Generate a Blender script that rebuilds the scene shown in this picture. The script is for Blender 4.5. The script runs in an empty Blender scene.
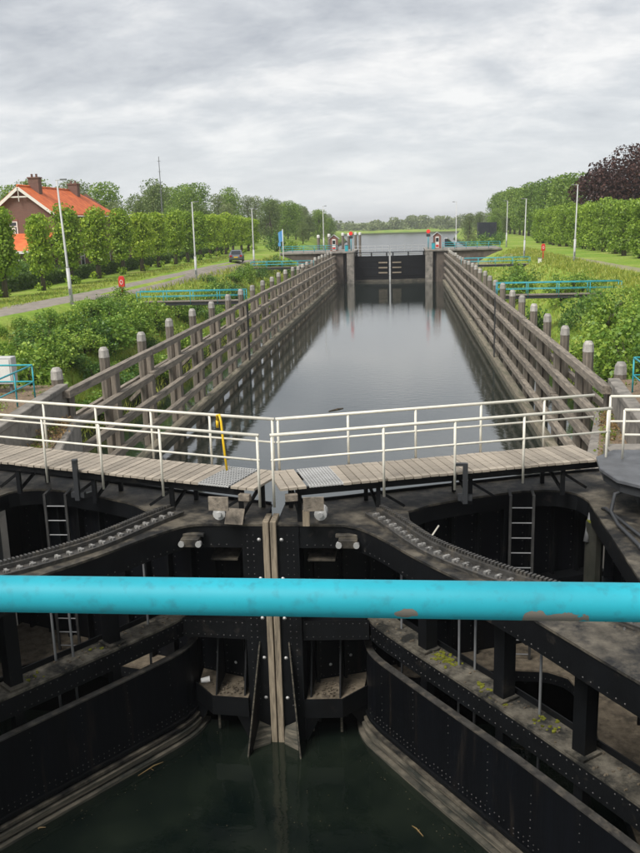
import bpy, math, random
import numpy as np
from mathutils import Vector, Matrix

# ------------------------------------------------------------------ camera, sky, sun, exposure
sc = bpy.context.scene
CAM = Vector((2.45, -15.0, 9.6)); FPX = 880.0
PITCH, YAW, ROLL = math.radians(13.0545), math.radians(5.7356), math.radians(1.6)
_fw = Vector((-math.sin(YAW) * math.cos(PITCH), math.cos(YAW) * math.cos(PITCH), -math.sin(PITCH)))
_r0 = Vector((math.cos(YAW), math.sin(YAW), 0)); _u0 = _r0.cross(_fw)
_rt = _r0 * math.cos(ROLL) - _u0 * math.sin(ROLL)
_up = _u0 * math.cos(ROLL) + _r0 * math.sin(ROLL)
cd = bpy.data.cameras.new('camera'); cam = bpy.data.objects.new('camera', cd)
sc.collection.objects.link(cam)
mw = Matrix((_rt, _up, -_fw)).transposed().to_4x4(); mw.translation = CAM
cam.matrix_world = mw
cd.sensor_fit = 'HORIZONTAL'; cd.sensor_width = 36; cd.lens = FPX / 640 * 36
cd.clip_start = 0.05; cd.clip_end = 6000
sc.camera = cam

SUN_EL, SUN_AZ = math.radians(52), math.radians(215)     # azimuth measured from +Y clockwise: behind the camera, to its left
world = bpy.data.worlds.new('World'); sc.world = world; world.use_nodes = True
def setup_world():
    nt = world.node_tree; nt.nodes.clear(); N = nt.nodes.new; L = nt.links.new
    out = N('ShaderNodeOutputWorld'); bg = N('ShaderNodeBackground'); L(bg.outputs[0], out.inputs[0])
    bg.inputs[1].default_value = 0.1
    sky = N('ShaderNodeTexSky'); sky.sky_type = 'NISHITA'; sky.sun_disc = False
    sky.sun_elevation = SUN_EL; sky.sun_rotation = SUN_AZ
    tc = N('ShaderNodeTexCoord'); sep = N('ShaderNodeSeparateXYZ'); L(tc.outputs['Generated'], sep.inputs[0])
    def math_(op, a, b=None):
        m = N('ShaderNodeMath'); m.operation = op
        for i, v in enumerate((a, b)):
            if v is None: continue
            if hasattr(v, 'links'): L(v, m.inputs[i])
            else: m.inputs[i].default_value = v
        return m.outputs[0]
    zc = math_('ADD', math_('MAXIMUM', sep.outputs[2], 0.0), 0.30)
    px = math_('DIVIDE', sep.outputs[0], zc); py = math_('DIVIDE', sep.outputs[1], zc)
    cmb = N('ShaderNodeCombineXYZ'); L(px, cmb.inputs[0]); L(py, cmb.inputs[1])
    def noise(scale, rot, sx, sy, detail, rough, off, dist=0.0):
        mp = N('ShaderNodeMapping'); L(cmb.outputs[0], mp.inputs[0])
        mp.inputs['Rotation'].default_value = (0, 0, rot); mp.inputs['Scale'].default_value = (sx, sy, 1); mp.inputs['Location'].default_value = off
        n = N('ShaderNodeTexNoise'); L(mp.outputs[0], n.inputs['Vector'])
        n.inputs['Scale'].default_value = scale; n.inputs['Detail'].default_value = detail; n.inputs['Roughness'].default_value = rough
        n.inputs['Distortion'].default_value = dist
        return n.outputs[0]
    big = noise(1.15, 0.35, 0.9, 1.1, 5, 0.55, (3.1, 1.7, 0), 0.3)
    fine = noise(3.4, 0.30, 0.9, 1.25, 9, 0.62, (0.4, 5.2, 0), 0.25)
    wisp = noise(9.0, 0.2, 1.0, 1.25, 6, 0.6, (7.4, 2.2, 0), 0.3)
    s = math_('ADD', math_('ADD', math_('MULTIPLY', big, 0.46), math_('MULTIPLY', fine, 0.42)), math_('MULTIPLY', wisp, 0.12))
    cr = N('ShaderNodeValToRGB'); L(s, cr.inputs[0]); e = cr.color_ramp.elements
    e[0].position = 0.39; e[0].color = (0.258, 0.271, 0.292, 1)
    e[1].position = 0.60; e[1].color = (0.505, 0.500, 0.493, 1)
    k = e.new(0.50); k.color = (0.358, 0.368, 0.382, 1)
    # the cloud deck is thinner and paler low down, as any layer seen edge-on through far air
    hz = N('ShaderNodeMapRange'); L(sep.outputs[2], hz.inputs[0]); hz.inputs[1].default_value = 0.0; hz.inputs[2].default_value = 0.16
    hz.inputs[3].default_value = 0.75; hz.inputs[4].default_value = 0.0
    mh = N('ShaderNodeMix'); mh.data_type = 'RGBA'; L(hz.outputs[0], mh.inputs[0]); L(cr.outputs[0], mh.inputs[6]); mh.inputs[7].default_value = (0.430, 0.448, 0.462, 1)
    sc10 = N('ShaderNodeVectorMath'); sc10.operation = 'SCALE'; L(mh.outputs[2], sc10.inputs[0]); sc10.inputs['Scale'].default_value = 10.0
    mx = N('ShaderNodeMix'); mx.data_type = 'RGBA'; mx.inputs[0].default_value = 0.95
    L(sky.outputs[0], mx.inputs[6]); L(sc10.outputs[0], mx.inputs[7]); L(mx.outputs[2], bg.inputs[0])
setup_world()
sd = bpy.data.lights.new('sun', 'SUN'); sd.energy = 2.1; sd.angle = math.radians(25); sd.color = (1.0, 0.965, 0.91)
sun = bpy.data.objects.new('sun', sd); sc.collection.objects.link(sun)
_sdir = Vector((math.sin(SUN_AZ) * math.cos(SUN_EL), math.cos(SUN_AZ) * math.cos(SUN_EL), math.sin(SUN_EL)))
sun.rotation_euler = _sdir.to_track_quat('Z', 'Y').to_euler(); sun.location = (0, 0, 60)
sc.view_settings.view_transform = 'Standard'; sc.view_settings.look = 'None'
sc.view_settings.exposure = 0.95; sc.view_settings.gamma = 1.0; sc.view_settings.use_curve_mapping = False

# ------------------------------------------------------------------ helpers
COL = sc.collection
ORG = {}
rnd = random.Random(7)
def R(a): return math.radians(a)

class MB:
    """collects simple solids; build() links them as ONE mesh object. s = -1 mirrors across the lock's centre line"""
    def __init__(self, s=1): self.v = []; self.f = []; self.s = s
    def add(self, vs, fs):
        b = len(self.v); self.v += [tuple(p) for p in vs]; self.f += [tuple(i + b for i in f) for f in fs]; return self
    def box(self, c, size, rz=0.0, rx=0.0, ry=0.0):
        m = Matrix.Rotation(rz, 3, 'Z') @ Matrix.Rotation(ry, 3, 'Y') @ Matrix.Rotation(rx, 3, 'X'); c = Vector(c)
        vs = [c + m @ Vector((sx * size[0] / 2, sy * size[1] / 2, sz * size[2] / 2)) for sz in (-1, 1) for sy in (-1, 1) for sx in (-1, 1)]
        return self.add(vs, [(0, 2, 3, 1), (4, 5, 7, 6), (0, 1, 5, 4), (2, 6, 7, 3), (0, 4, 6, 2), (1, 3, 7, 5)])
    def b2(self, x0, x1, y0, y1, z0, z1):
        return self.box(((x0 + x1) / 2, (y0 + y1) / 2, (z0 + z1) / 2), (abs(x1 - x0), abs(y1 - y0), abs(z1 - z0)))
    def beam(self, a, b, w, h, up=(0, 0, 1)):
        a = Vector(a); b = Vector(b); d = (b - a).normalized(); u = Vector(up)
        r = d.cross(u)
        if r.length < 1e-4: r = d.cross(Vector((0, 1, 0)))
        r.normalize(); u = r.cross(d)
        vs = [p + r * (sx * w / 2) + u * (sz * h / 2) for p in (a, b) for sx, sz in ((-1, -1), (1, -1), (1, 1), (-1, 1))]
        return self.add(vs, [(0, 1, 2, 3), (7, 6, 5, 4), (0, 4, 5, 1), (1, 5, 6, 2), (2, 6, 7, 3), (3, 7, 4, 0)])
    def tube(self, pts, r, n=8, caps=True, radii=None):
        pts = [Vector(p) for p in pts]; base = len(self.v); rings = []
        prev = None
        for i, p in enumerate(pts):
            d = (pts[min(i + 1, len(pts) - 1)] - pts[max(i - 1, 0)]).normalized()
            if prev is None:
                q = Vector((0, 0, 1)) if abs(d.z) < 0.9 else Vector((1, 0, 0))
            else: q = prev
            x = d.cross(q).normalized(); y = x.cross(d).normalized(); prev = y
            rr = radii[i] if radii else r
            rings.append([p + x * (rr * math.cos(2 * math.pi * k / n)) + y * (rr * math.sin(2 * math.pi * k / n)) for k in range(n)])
        vs = [v for g in rings for v in g]; fs = []
        for i in range(len(pts) - 1):
            for k in range(n):
                k2 = (k + 1) % n
                fs.append((i * n + k, i * n + k2, (i + 1) * n + k2, (i + 1) * n + k))
        if caps:
            fs.append(tuple(reversed(range(n)))); fs.append(tuple((len(pts) - 1) * n + k for k in range(n)))
        return self.add(vs, fs)
    def prism(self, poly, z0, z1):
        n = len(poly); vs = [(x, y, z0) for x, y in poly] + [(x, y, z1) for x, y in poly]
        a = sum(poly[i][0] * poly[(i + 1) % n][1] - poly[(i + 1) % n][0] * poly[i][1] for i in range(n))
        idx = list(range(n)) if a > 0 else list(reversed(range(n)))
        fs = [tuple(reversed(idx)), tuple(i + n for i in idx)]
        for q in range(n):
            i, j = idx[q], idx[(q + 1) % n]
            fs.append((i, j, j + n, i + n))
        return self.add(vs, fs)
    def wall(self, line, z0, z1, t):
        """upright plate of thickness t along a plan polyline (t to its left)"""
        n = len(line); off = []
        for i in range(n):
            a = Vector(line[max(i - 1, 0)]); b = Vector(line[min(i + 1, n - 1)]); d = (b - a).normalized()
            off.append((line[i][0] - d.y * t, line[i][1] + d.x * t))
        vs = [];
        for p, q in zip(line, off): vs += [(p[0], p[1], z0), (p[0], p[1], z1), (q[0], q[1], z1), (q[0], q[1], z0)]
        fs = []
        for i in range(n - 1):
            a = i * 4; b = a + 4
            for k in range(4): fs.append((a + k, a + (k + 1) % 4, b + (k + 1) % 4, b + k))
        fs += [(3, 2, 1, 0), (n * 4 - 4, n * 4 - 3, n * 4 - 2, n * 4 - 1)]
        return self.add(vs, fs)
    def strip(self, A, B, z0, z1):
        """flat plate between two plan polylines with the same number of points"""
        n = len(A); vs = []
        for p, q in zip(A, B): vs += [(p[0], p[1], z0), (p[0], p[1], z1), (q[0], q[1], z1), (q[0], q[1], z0)]
        fs = []
        for i in range(n - 1):
            a = i * 4; b = a + 4
            for k in range(4): fs.append((a + k, a + (k + 1) % 4, b + (k + 1) % 4, b + k))
        fs += [(3, 2, 1, 0), (n * 4 - 4, n * 4 - 3, n * 4 - 2, n * 4 - 1)]
        return self.add(vs, fs)
    def dome(self, c, r, nrm, n=6):
        c = Vector(c); d = Vector(nrm).normalized(); q = Vector((0, 0, 1)) if abs(d.z) < .9 else Vector((1, 0, 0))
        x = d.cross(q).normalized(); y = x.cross(d)
        vs = [c + (x * math.cos(2 * math.pi * k / n) + y * math.sin(2 * math.pi * k / n)) * r for k in range(n)] + [c + d * r * .7]
        return self.add(vs, [(k, (k + 1) % n, n) for k in range(n)])
    def mesh(self, name, org=(0, 0, 0), smooth=False):
        me = bpy.data.meshes.new(name); s = self.s
        vs = [(p[0] * s - org[0], p[1] - org[1], p[2] - org[2]) for p in self.v]
        fs = self.f if s == 1 else [tuple(reversed(f)) for f in self.f]
        me.from_pydata(vs, [], fs); me.update()
        if smooth:
            me.polygons.foreach_set('use_smooth', [True] * len(me.polygons))
        return me
    def build(self, name, mat, parent=None, smooth=False, bevel=0, fixn=False, **tags):
        org = ORG.get(parent, Vector((0, 0, 0))) if parent else Vector((0, 0, 0))
        me = self.mesh(name, org, smooth); me.materials.append(mat)
        if fixn:
            import bmesh
            bm = bmesh.new(); bm.from_mesh(me); bmesh.ops.recalc_face_normals(bm, faces=bm.faces); bm.to_mesh(me); bm.free()
        o = bpy.data.objects.new(name, me); COL.objects.link(o)
        if parent: o.parent = parent
        ORG[o] = org.copy()
        if bevel:
            b = o.modifiers.new('bevel', 'BEVEL'); b.width = bevel; b.segments = 1; b.limit_method = 'ANGLE'
        tag(o, **tags)
        return o
def tag(o, label=None, category=None, group=None, kind=None):
    for k, v in (('label', label), ('category', category), ('group', group), ('kind', kind)):
        if v: o[k] = v
def thing(name, loc, label, category, group=None):
    o = bpy.data.objects.new(name, None); COL.objects.link(o); o.location = loc; o.empty_display_size = .2
    ORG[o] = Vector(loc); tag(o, label, category, group); return o
def place(name, me, mat, parent, wloc, rot=(0, 0, 0), scale=None):
    """one more object on shared mesh data, as a part of parent, at a place in the world"""
    o = bpy.data.objects.new(name, me); COL.objects.link(o)
    if mat and not me.materials: me.materials.append(mat)
    if parent: o.parent = parent
    o.location = Vector(wloc) - (ORG[parent] if parent else Vector((0, 0, 0))); o.rotation_euler = rot
    if scale: o.scale = scale
    return o
def copy_tree(o, parent=None):
    c = o.copy(); COL.objects.link(c)
    if parent: c.parent = parent
    for ch in list(o.children): copy_tree(ch, c)
    return c
def lerp(a, b, t): return a + (b - a) * t
def resample(line, n):
    P = np.array(line, float); d = np.r_[0, np.cumsum(np.hypot(*np.diff(P, axis=0).T))]
    t = np.linspace(0, d[-1], n)
    return [(float(np.interp(q, d, P[:, 0])), float(np.interp(q, d, P[:, 1]))) for q in t]
def smooth_line(line, n, it=3):
    P = np.array(line, float)
    for _ in range(it):
        Q = np.empty((2 * len(P) - 2 + 2, 2)); Q[0] = P[0]; Q[-1] = P[-1]
        Q[1:-1:2] = P[:-1] * .75 + P[1:] * .25; Q[2:-1:2] = P[:-1] * .25 + P[1:] * .75
        P = Q
    return resample(P.tolist(), n)
def offset(line, t):
    out = []
    for i in range(len(line)):
        a = Vector(line[max(i - 1, 0)]); b = Vector(line[min(i + 1, len(line) - 1)]); d = (b - a).normalized()
        out.append((line[i][0] - d.y * t, line[i][1] + d.x * t))
    return out

# ------------------------------------------------------------------ materials
MATS = {}
def mat(name, base, rough=0.7, metal=0.0, var=0.0, vscale=3.0, col2=None, c2scale=2.0, c2lo=0.5, c2hi=0.62, bump=0.0, bscale=20.0,
        stretch=(1, 1, 1), spec=0.5, emit=None, island=0.0, objrand=0.0):
    """Principled material; var = mottling of value, col2 = second colour laid on in noise patches, island = value change from piece to piece"""
    m = bpy.data.materials.new(name); m.use_nodes = True; nt = m.node_tree; N = nt.nodes.new; L = nt.links.new
    bs = nt.nodes['Principled BSDF']; bs.inputs['Roughness'].default_value = rough; bs.inputs['Metallic'].default_value = metal
    bs.inputs['Specular IOR Level'].default_value = spec
    tc = N('ShaderNodeTexCoord'); mp = N('ShaderNodeMapping'); L(tc.outputs['Object'], mp.inputs[0]); mp.inputs['Scale'].default_value = stretch
    rgb = N('ShaderNodeRGB'); rgb.outputs[0].default_value = (*base, 1); cur = rgb.outputs[0]
    def noise(scale, detail=6, rough_=.6):
        n = N('ShaderNodeTexNoise'); L(mp.outputs[0], n.inputs['Vector']); n.inputs['Scale'].default_value = scale
        n.inputs['Detail'].default_value = detail; n.inputs['Roughness'].default_value = rough_; return n.outputs[0]
    if var:
        mr = N('ShaderNodeMapRange'); L(noise(vscale), mr.inputs[0]); mr.inputs[1].default_value = .3; mr.inputs[2].default_value = .7
        mr.inputs[3].default_value = 1 - var; mr.inputs[4].default_value = 1 + var
        vm = N('ShaderNodeVectorMath'); vm.operation = 'SCALE'; L(cur, vm.inputs[0]); L(mr.outputs[0], vm.inputs['Scale']); cur = vm.outputs[0]
    if island or objrand:
        src = N('ShaderNodeNewGeometry').outputs['Random Per Island'] if island else N('ShaderNodeObjectInfo').outputs['Random']
        a = island or objrand
        mr = N('ShaderNodeMapRange'); L(src, mr.inputs[0]); mr.inputs[3].default_value = 1 - a; mr.inputs[4].default_value = 1 + a
        vm = N('ShaderNodeVectorMath'); vm.operation = 'SCALE'; L(cur, vm.inputs[0]); L(mr.outputs[0], vm.inputs['Scale']); cur = vm.outputs[0]
    if col2:
        mr = N('ShaderNodeMapRange'); L(noise(c2scale, 8, .65), mr.inputs[0]); mr.inputs[1].default_value = c2lo; mr.inputs[2].default_value = c2hi
        mx = N('ShaderNodeMix'); mx.data_type = 'RGBA'; L(mr.outputs[0], mx.inputs[0]); L(cur, mx.inputs[6]); mx.inputs[7].default_value = (*col2, 1); cur = mx.outputs[2]
    L(cur, bs.inputs['Base Color'])
    if emit:
        bs.inputs['Emission Color'].default_value = (*base, 1); bs.inputs['Emission Strength'].default_value = emit
    if bump:
        bp = N('ShaderNodeBump'); bp.inputs['Strength'].default_value = bump; bp.inputs['Distance'].default_value = .02
        L(noise(bscale, 5), bp.inputs['Height']); L(bp.outputs[0], bs.inputs['Normal'])
    MATS[name] = m; return m

STEEL = mat('black_painted_steel', (.0030, .0036, .0046), .55, var=.45, vscale=2.2, col2=(.036, .031, .026), c2scale=3.0, c2lo=.60, c2hi=.78, bump=.10, bscale=14, spec=.26)
STEEL_SKIN = mat('black_painted_plate', (.0024, .0030, .0046), .46, var=.5, vscale=1.3, col2=(.024, .019, .015), c2scale=1.7, c2lo=.58, c2hi=.80, bump=.14, bscale=5, spec=.26, stretch=(2.4, 2.4, .22))
DUSTY = mat('weathered_steel_plate', (.095, .083, .064), .68, var=.6, vscale=3.6, col2=(.012, .012, .012), c2scale=1.9, c2lo=.42, c2hi=.60, bump=.25, bscale=30, spec=.3)
DUSTY_MOSS = mat('silted_steel_beam', (.092, .083, .066), .85, var=.55, vscale=6, col2=(.018, .018, .016), c2scale=2.6, c2lo=.46, c2hi=.60, bump=.6, bscale=28, spec=.2)
SILT = mat('dried_silt', (.135, .112, .083), .95, var=.35, vscale=6, col2=(.06, .051, .04), c2scale=3.5, c2lo=.5, c2hi=.66, bump=.7, bscale=22, spec=.1)
MOSS = mat('yellow_moss', (.125, .130, .018), .95, var=.6, vscale=14, bump=.8, bscale=40, spec=.1)
RIVET = mat('worn_rivet_heads', (.045, .044, .043), .5, island=.8)
CLAMP = mat('greasy_clamp_iron', (.17, .165, .155), .5, island=.4)
LADDER = mat('ladder_iron', (.035, .035, .034), .6, var=.4, vscale=5)
BOLT = mat('galvanised_bolt', (.40, .40, .39), .45, metal=.3, island=.3)
RACKM = mat('greased_rack_steel', (.042, .040, .037), .5, var=.5, vscale=6, col2=(.095, .084, .068), c2scale=5, c2lo=.5, c2hi=.66, bump=.3, bscale=30)
TIDE = mat('silted_timber_sill', (.112, .098, .074), .9, var=.5, vscale=2.6, col2=(.020, .022, .017), c2scale=1.7, c2lo=.42, c2hi=.62, bump=.5, bscale=9, stretch=(.7, .7, 9))
MITRE = mat('mitre_timber', (.27, .222, .160), .85, var=.35, vscale=9, col2=(.11, .090, .066), c2scale=5, c2lo=.5, c2hi=.68, bump=.5, bscale=20, stretch=(2.5, 2.5, .25))
PLANK = mat('weathered_deck_plank', (.315, .272, .218), .85, var=.3, vscale=5, col2=(.17, .148, .12), c2scale=4, c2lo=.52, c2hi=.72, bump=.35, bscale=24, stretch=(.5, 4, 1), objrand=.20)
CREAM = mat('cream_rail_paint', (.70, .67, .58), .5, var=.12, vscale=6, col2=(.34, .26, .17), c2scale=5, c2lo=.66, c2hi=.76)
TEAL = mat('teal_rail_paint', (.030, .34, .40), .5, var=.2, vscale=5, col2=(.08, .22, .23), c2scale=7, c2lo=.62, c2hi=.72)
TIMBER = mat('weathered_fender_timber', (.215, .182, .144), .9, var=.45, vscale=3, col2=(.085, .075, .060), c2scale=2.4, c2lo=.5, c2hi=.68, bump=.55, bscale=12, stretch=(3, .35, 3), objrand=.16)
TIMBER_V = mat('weathered_pile_timber', (.178, .150, .119), .9, var=.45, vscale=3, col2=(.075, .070, .055), c2scale=2.4, c2lo=.5, c2hi=.68, bump=.55, bscale=12, stretch=(3, 3, .3), objrand=.18)
SILLT = mat('sun_bleached_sill_timber', (.20, .172, .125), .85, var=.4, vscale=3, col2=(.10, .095, .06), c2scale=1.8, c2lo=.48, c2hi=.64, bump=.4, bscale=12, stretch=(3, .35, 3), objrand=.15)
WETTIMBER = mat('algae_wet_timber', (.020, .020, .014), .8, var=.35, vscale=4, col2=(.010, .012, .007), c2scale=2.5, c2lo=.45, c2hi=.6, bump=.4, bscale=14)
CAPM = mat('pale_pile_cap', (.33, .31, .28), .75, var=.3, vscale=8, col2=(.27, .26, .23), c2scale=6, c2lo=.55, c2hi=.7, bump=.4, bscale=20, objrand=.25)
CONC = mat('aged_concrete', (.225, .205, .178), .9, var=.28, vscale=1.6, col2=(.095, .088, .078), c2scale=1.3, c2lo=.5, c2hi=.66, bump=.4, bscale=12)
CONC_D = mat('stained_brick_concrete', (.112, .090, .072), .9, var=.4, vscale=1.1, col2=(.05, .042, .036), c2scale=.9, c2lo=.5, c2hi=.66, bump=.5, bscale=8, stretch=(1, 1, .5))
GRAVEL = mat('rusty_gravel', (.185, .130, .082), .95, var=.5, vscale=14, col2=(.10, .10, .04), c2scale=1.5, c2lo=.52, c2hi=.64, bump=.9, bscale=50)
GALV = mat('galvanised_lamp_post', (.46, .46, .45), .5, var=.12, vscale=3, metal=.0)
GREYM = mat('grey_steel', (.16, .165, .17), .5, var=.2, vscale=4, metal=.2)
DARKG = mat('dark_grey_paint', (.03, .032, .035), .5)
WHITE = mat('white_paint', (.72, .71, .67), .55, var=.06, vscale=4)
RED = mat('red_paint', (.62, .035, .025), .45)
YELLOW = mat('yellow_paint', (.78, .50, .01), .5)
GLASS = mat('dark_window_glass', (.02, .025, .03), .08, spec=.8)
PAPER = mat('white_litter', (.80, .79, .77), .8)
COVER = mat('grey_machine_cover', (.085, .089, .096), .5, var=.3, vscale=3, col2=(.06, .06, .065), c2scale=4, c2lo=.55, c2hi=.75, bump=.15, bscale=10)
def brick_mat(name, c1, c2, mortar, scale):
    m = bpy.data.materials.new(name); m.use_nodes = True; nt = m.node_tree; N = nt.nodes.new; L = nt.links.new; bs = nt.nodes['Principled BSDF']
    tc = N('ShaderNodeTexCoord'); sp = N('ShaderNodeSeparateXYZ'); L(tc.outputs['Object'], sp.inputs[0]); ad = N('ShaderNodeMath'); L(sp.outputs[0], ad.inputs[0]); L(sp.outputs[1], ad.inputs[1])
    cb = N('ShaderNodeCombineXYZ'); L(ad.outputs[0], cb.inputs[0]); L(sp.outputs[2], cb.inputs[1])
    b = N('ShaderNodeTexBrick'); L(cb.outputs[0], b.inputs['Vector']); b.inputs['Color1'].default_value = (*c1, 1); b.inputs['Color2'].default_value = (*c2, 1); b.inputs['Mortar'].default_value = (*mortar, 1)
    b.inputs['Scale'].default_value = scale; b.inputs['Mortar Size'].default_value = .012; b.inputs['Brick Width'].default_value = .22; b.inputs['Row Height'].default_value = .07
    L(b.outputs[0], bs.inputs['Base Color']); bs.inputs['Roughness'].default_value = .9; return m
BRICK = brick_mat('brown_brick', (.185, .076, .052), (.135, .055, .040), (.16, .13, .11), 1.0)
REDBRICK = brick_mat('red_brick', (.26, .075, .05), (.20, .055, .04), (.2, .16, .13), 1.0)

def roof_mat():
    m = bpy.data.materials.new('orange_roof_tiles'); m.use_nodes = True; nt = m.node_tree; N = nt.nodes.new; L = nt.links.new; bs = nt.nodes['Principled BSDF']
    tc = N('ShaderNodeTexCoord'); w = N('ShaderNodeTexWave'); w.wave_type = 'BANDS'; w.bands_direction = 'Y'; L(tc.outputs['Object'], w.inputs[0]); w.inputs['Scale'].default_value = 1.3
    w2 = N('ShaderNodeTexWave'); w2.bands_direction = 'Z'; w2.wave_profile = 'SAW'; L(tc.outputs['Object'], w2.inputs[0]); w2.inputs['Scale'].default_value = 1.6
    n = N('ShaderNodeTexNoise'); L(tc.outputs['Object'], n.inputs[0]); n.inputs['Scale'].default_value = 1.5; n.inputs['Detail'].default_value = 6
    cr = N('ShaderNodeValToRGB'); L(n.outputs[0], cr.inputs[0]); cr.color_ramp.elements[0].position = .3; cr.color_ramp.elements[0].color = (.48, .092, .026, 1)
    cr.color_ramp.elements[1].position = .7; cr.color_ramp.elements[1].color = (.78, .190, .050, 1); L(cr.outputs[0], bs.inputs['Base Color'])
    ad = N('ShaderNodeMath'); L(w.outputs[1], ad.inputs[0]); L(w2.outputs[1], ad.inputs[1])
    bp = N('ShaderNodeBump'); bp.inputs['Strength'].default_value = .5; bp.inputs['Distance'].default_value = .04; L(ad.outputs[0], bp.inputs['Height']); L(bp.outputs[0], bs.inputs['Normal'])
    bs.inputs['Roughness'].default_value = .75; return m
ROOF = roof_mat()

def leaf_mat(name, c1, c2, c3=None, trans=.35):
    m = bpy.data.materials.new(name); m.use_nodes = True; nt = m.node_tree; N = nt.nodes.new; L = nt.links.new
    for n in list(nt.nodes): nt.nodes.remove(n)
    out = N('ShaderNodeOutputMaterial'); g = N('ShaderNodeNewGeometry'); oi = N('ShaderNodeObjectInfo')
    tc = N('ShaderNodeTexCoord'); n = N('ShaderNodeTexNoise'); L(tc.outputs['Object'], n.inputs[0]); n.inputs['Scale'].default_value = 1.1; n.inputs['Detail'].default_value = 3
    a = N('ShaderNodeMath'); a.operation = 'MULTIPLY_ADD'; L(g.outputs['Random Per Island'], a.inputs[0]); a.inputs[1].default_value = .55; a.inputs[2].default_value = -.28
    b = N('ShaderNodeMath'); b.operation = 'ADD'; L(n.outputs[0], b.inputs[0]); L(a.outputs[0], b.inputs[1])
    c = N('ShaderNodeMath'); c.operation = 'MULTIPLY_ADD'; L(oi.outputs['Random'], c.inputs[0]); c.inputs[1].default_value = .3; L(b.outputs[0], c.inputs[2])
    cr = N('ShaderNodeValToRGB'); L(c.outputs[0], cr.inputs[0]); e = cr.color_ramp.elements; e[0].position = .35; e[0].color = (*c1, 1); e[1].position = .95; e[1].color = (*c2, 1)
    if c3: k = e.new(.68); k.color = (*c3, 1)
    d = N('ShaderNodeBsdfDiffuse'); t = N('ShaderNodeBsdfTranslucent'); gl = N('ShaderNodeBsdfGlossy'); gl.inputs['Roughness'].default_value = .5
    L(cr.outputs[0], d.inputs[0]); L(cr.outputs[0], t.inputs[0]); gl.inputs[0].default_value = (.6, .6, .6, 1)
    m1 = N('ShaderNodeMixShader'); m1.inputs[0].default_value = trans; L(d.outputs[0], m1.inputs[1]); L(t.outputs[0], m1.inputs[2])
    m2 = N('ShaderNodeMixShader'); m2.inputs[0].default_value = .04; L(m1.outputs[0], m2.inputs[1]); L(gl.outputs[0], m2.inputs[2]); L(m2.outputs[0], out.inputs[0])
    return m
LIME = leaf_mat('lime_leaves', (0.162, 0.273, 0.022), (0.460, 0.580, 0.054), (0.284, 0.416, 0.036))
LIME2 = leaf_mat('dark_lime_leaves', (0.150, 0.254, 0.027), (0.402, 0.546, 0.066), (0.253, 0.376, 0.042))
TALL = leaf_mat('tall_lime_leaves', (0.106, 0.189, 0.026), (0.302, 0.413, 0.068), (0.185, 0.290, 0.042))
SHRUB = leaf_mat('shrub_leaves', (0.119, 0.232, 0.027), (0.402, 0.526, 0.077), (0.224, 0.356, 0.047))
SHRUB2 = leaf_mat('dark_shrub_leaves', (0.064, 0.156, 0.029), (0.237, 0.360, 0.072), (0.129, 0.239, 0.043))
WOODL = leaf_mat('woodland_leaves', (0.103, 0.160, 0.044), (0.256, 0.310, 0.091), (0.164, 0.226, 0.061))
WILLOW = leaf_mat('grey_green_leaves', (0.135, 0.180, 0.067), (0.288, 0.324, 0.132), (0.202, 0.252, 0.094))
BEECH = leaf_mat('copper_beech_leaves', (.022, .010, .009), (.085, .036, .027), (.045, .020, .016), trans=.2)
HEDGE = leaf_mat('hedge_leaves', (0.057, 0.109, 0.021), (0.174, 0.245, 0.045), (0.103, 0.173, 0.030))
YELLOWL = leaf_mat('golden_leaves', (.35, .30, .02), (.55, .45, .05))
GRASSB = leaf_mat('grass_blades', (0.169, 0.240, 0.029), (0.445, 0.452, 0.086), (0.292, 0.350, 0.051), trans=.3)
DRYG = leaf_mat('dry_weeds', (.24, .17, .07), (.40, .26, .12))
WEED = leaf_mat('fresh_weeds', (.10, .16, .02), (.26, .32, .05))
BARK = mat('bark', (.075, .060, .045), .95, var=.4, vscale=4, bump=.6, bscale=10, stretch=(3, 3, .6))
# ------------------------------------------------------------------ the setting: ground, water, road, path
def _n(x, y, k=1.0):
    return math.sin(x * .37 * k + 1.3) * math.cos(y * .23 * k + .4) + .5 * math.sin(x * .91 * k + y * .63 * k + 2.1)
def prof(a):
    return float(np.interp(a, [10.6, 11.4, 13.4, 15.3, 17.0, 19.0], [-2.5, -.1, 1.5, 3.3, 4.3, 5.0]))
def river_w(y): return float(np.interp(y, [134, 300, 420, 480, 520], [12, 23, 25, 40, 400]))
def gz(x, y):
    a = abs(x)
    if y > 620: return float(np.interp(y, [620, 640, 660], [-2.5, 1.0, 2.6]))
    if y > 480 and a < 400: return -2.5
    if y >= 139:
        w = river_w(y); return float(np.interp(a, [w - 2, w + .5, w + 3.5, w + 6], [-2.5, .3, 3.8, 4.8])) + .05 * _n(x, y)
    if y < 11.5: return float(np.interp(a, [12.4, 12.8], [-2.5, 4.85]))
    if y < 13.5: t = (y - 11.5) / 2; return lerp(float(np.interp(a, [12.4, 12.8], [-2.5, 4.85])), prof(a), t)
    if y > 126: t = min(1, (y - 126) / 3); return lerp(prof(a), float(np.interp(a, [9.5, 9.9], [-2.5, 4.85])), t)
    z = prof(a)
    if a > 11.5: z += .07 * _n(x, y) * min(1, (a - 11.5) / 3) * (1 if a < 17 else .35)
    return z

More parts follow.
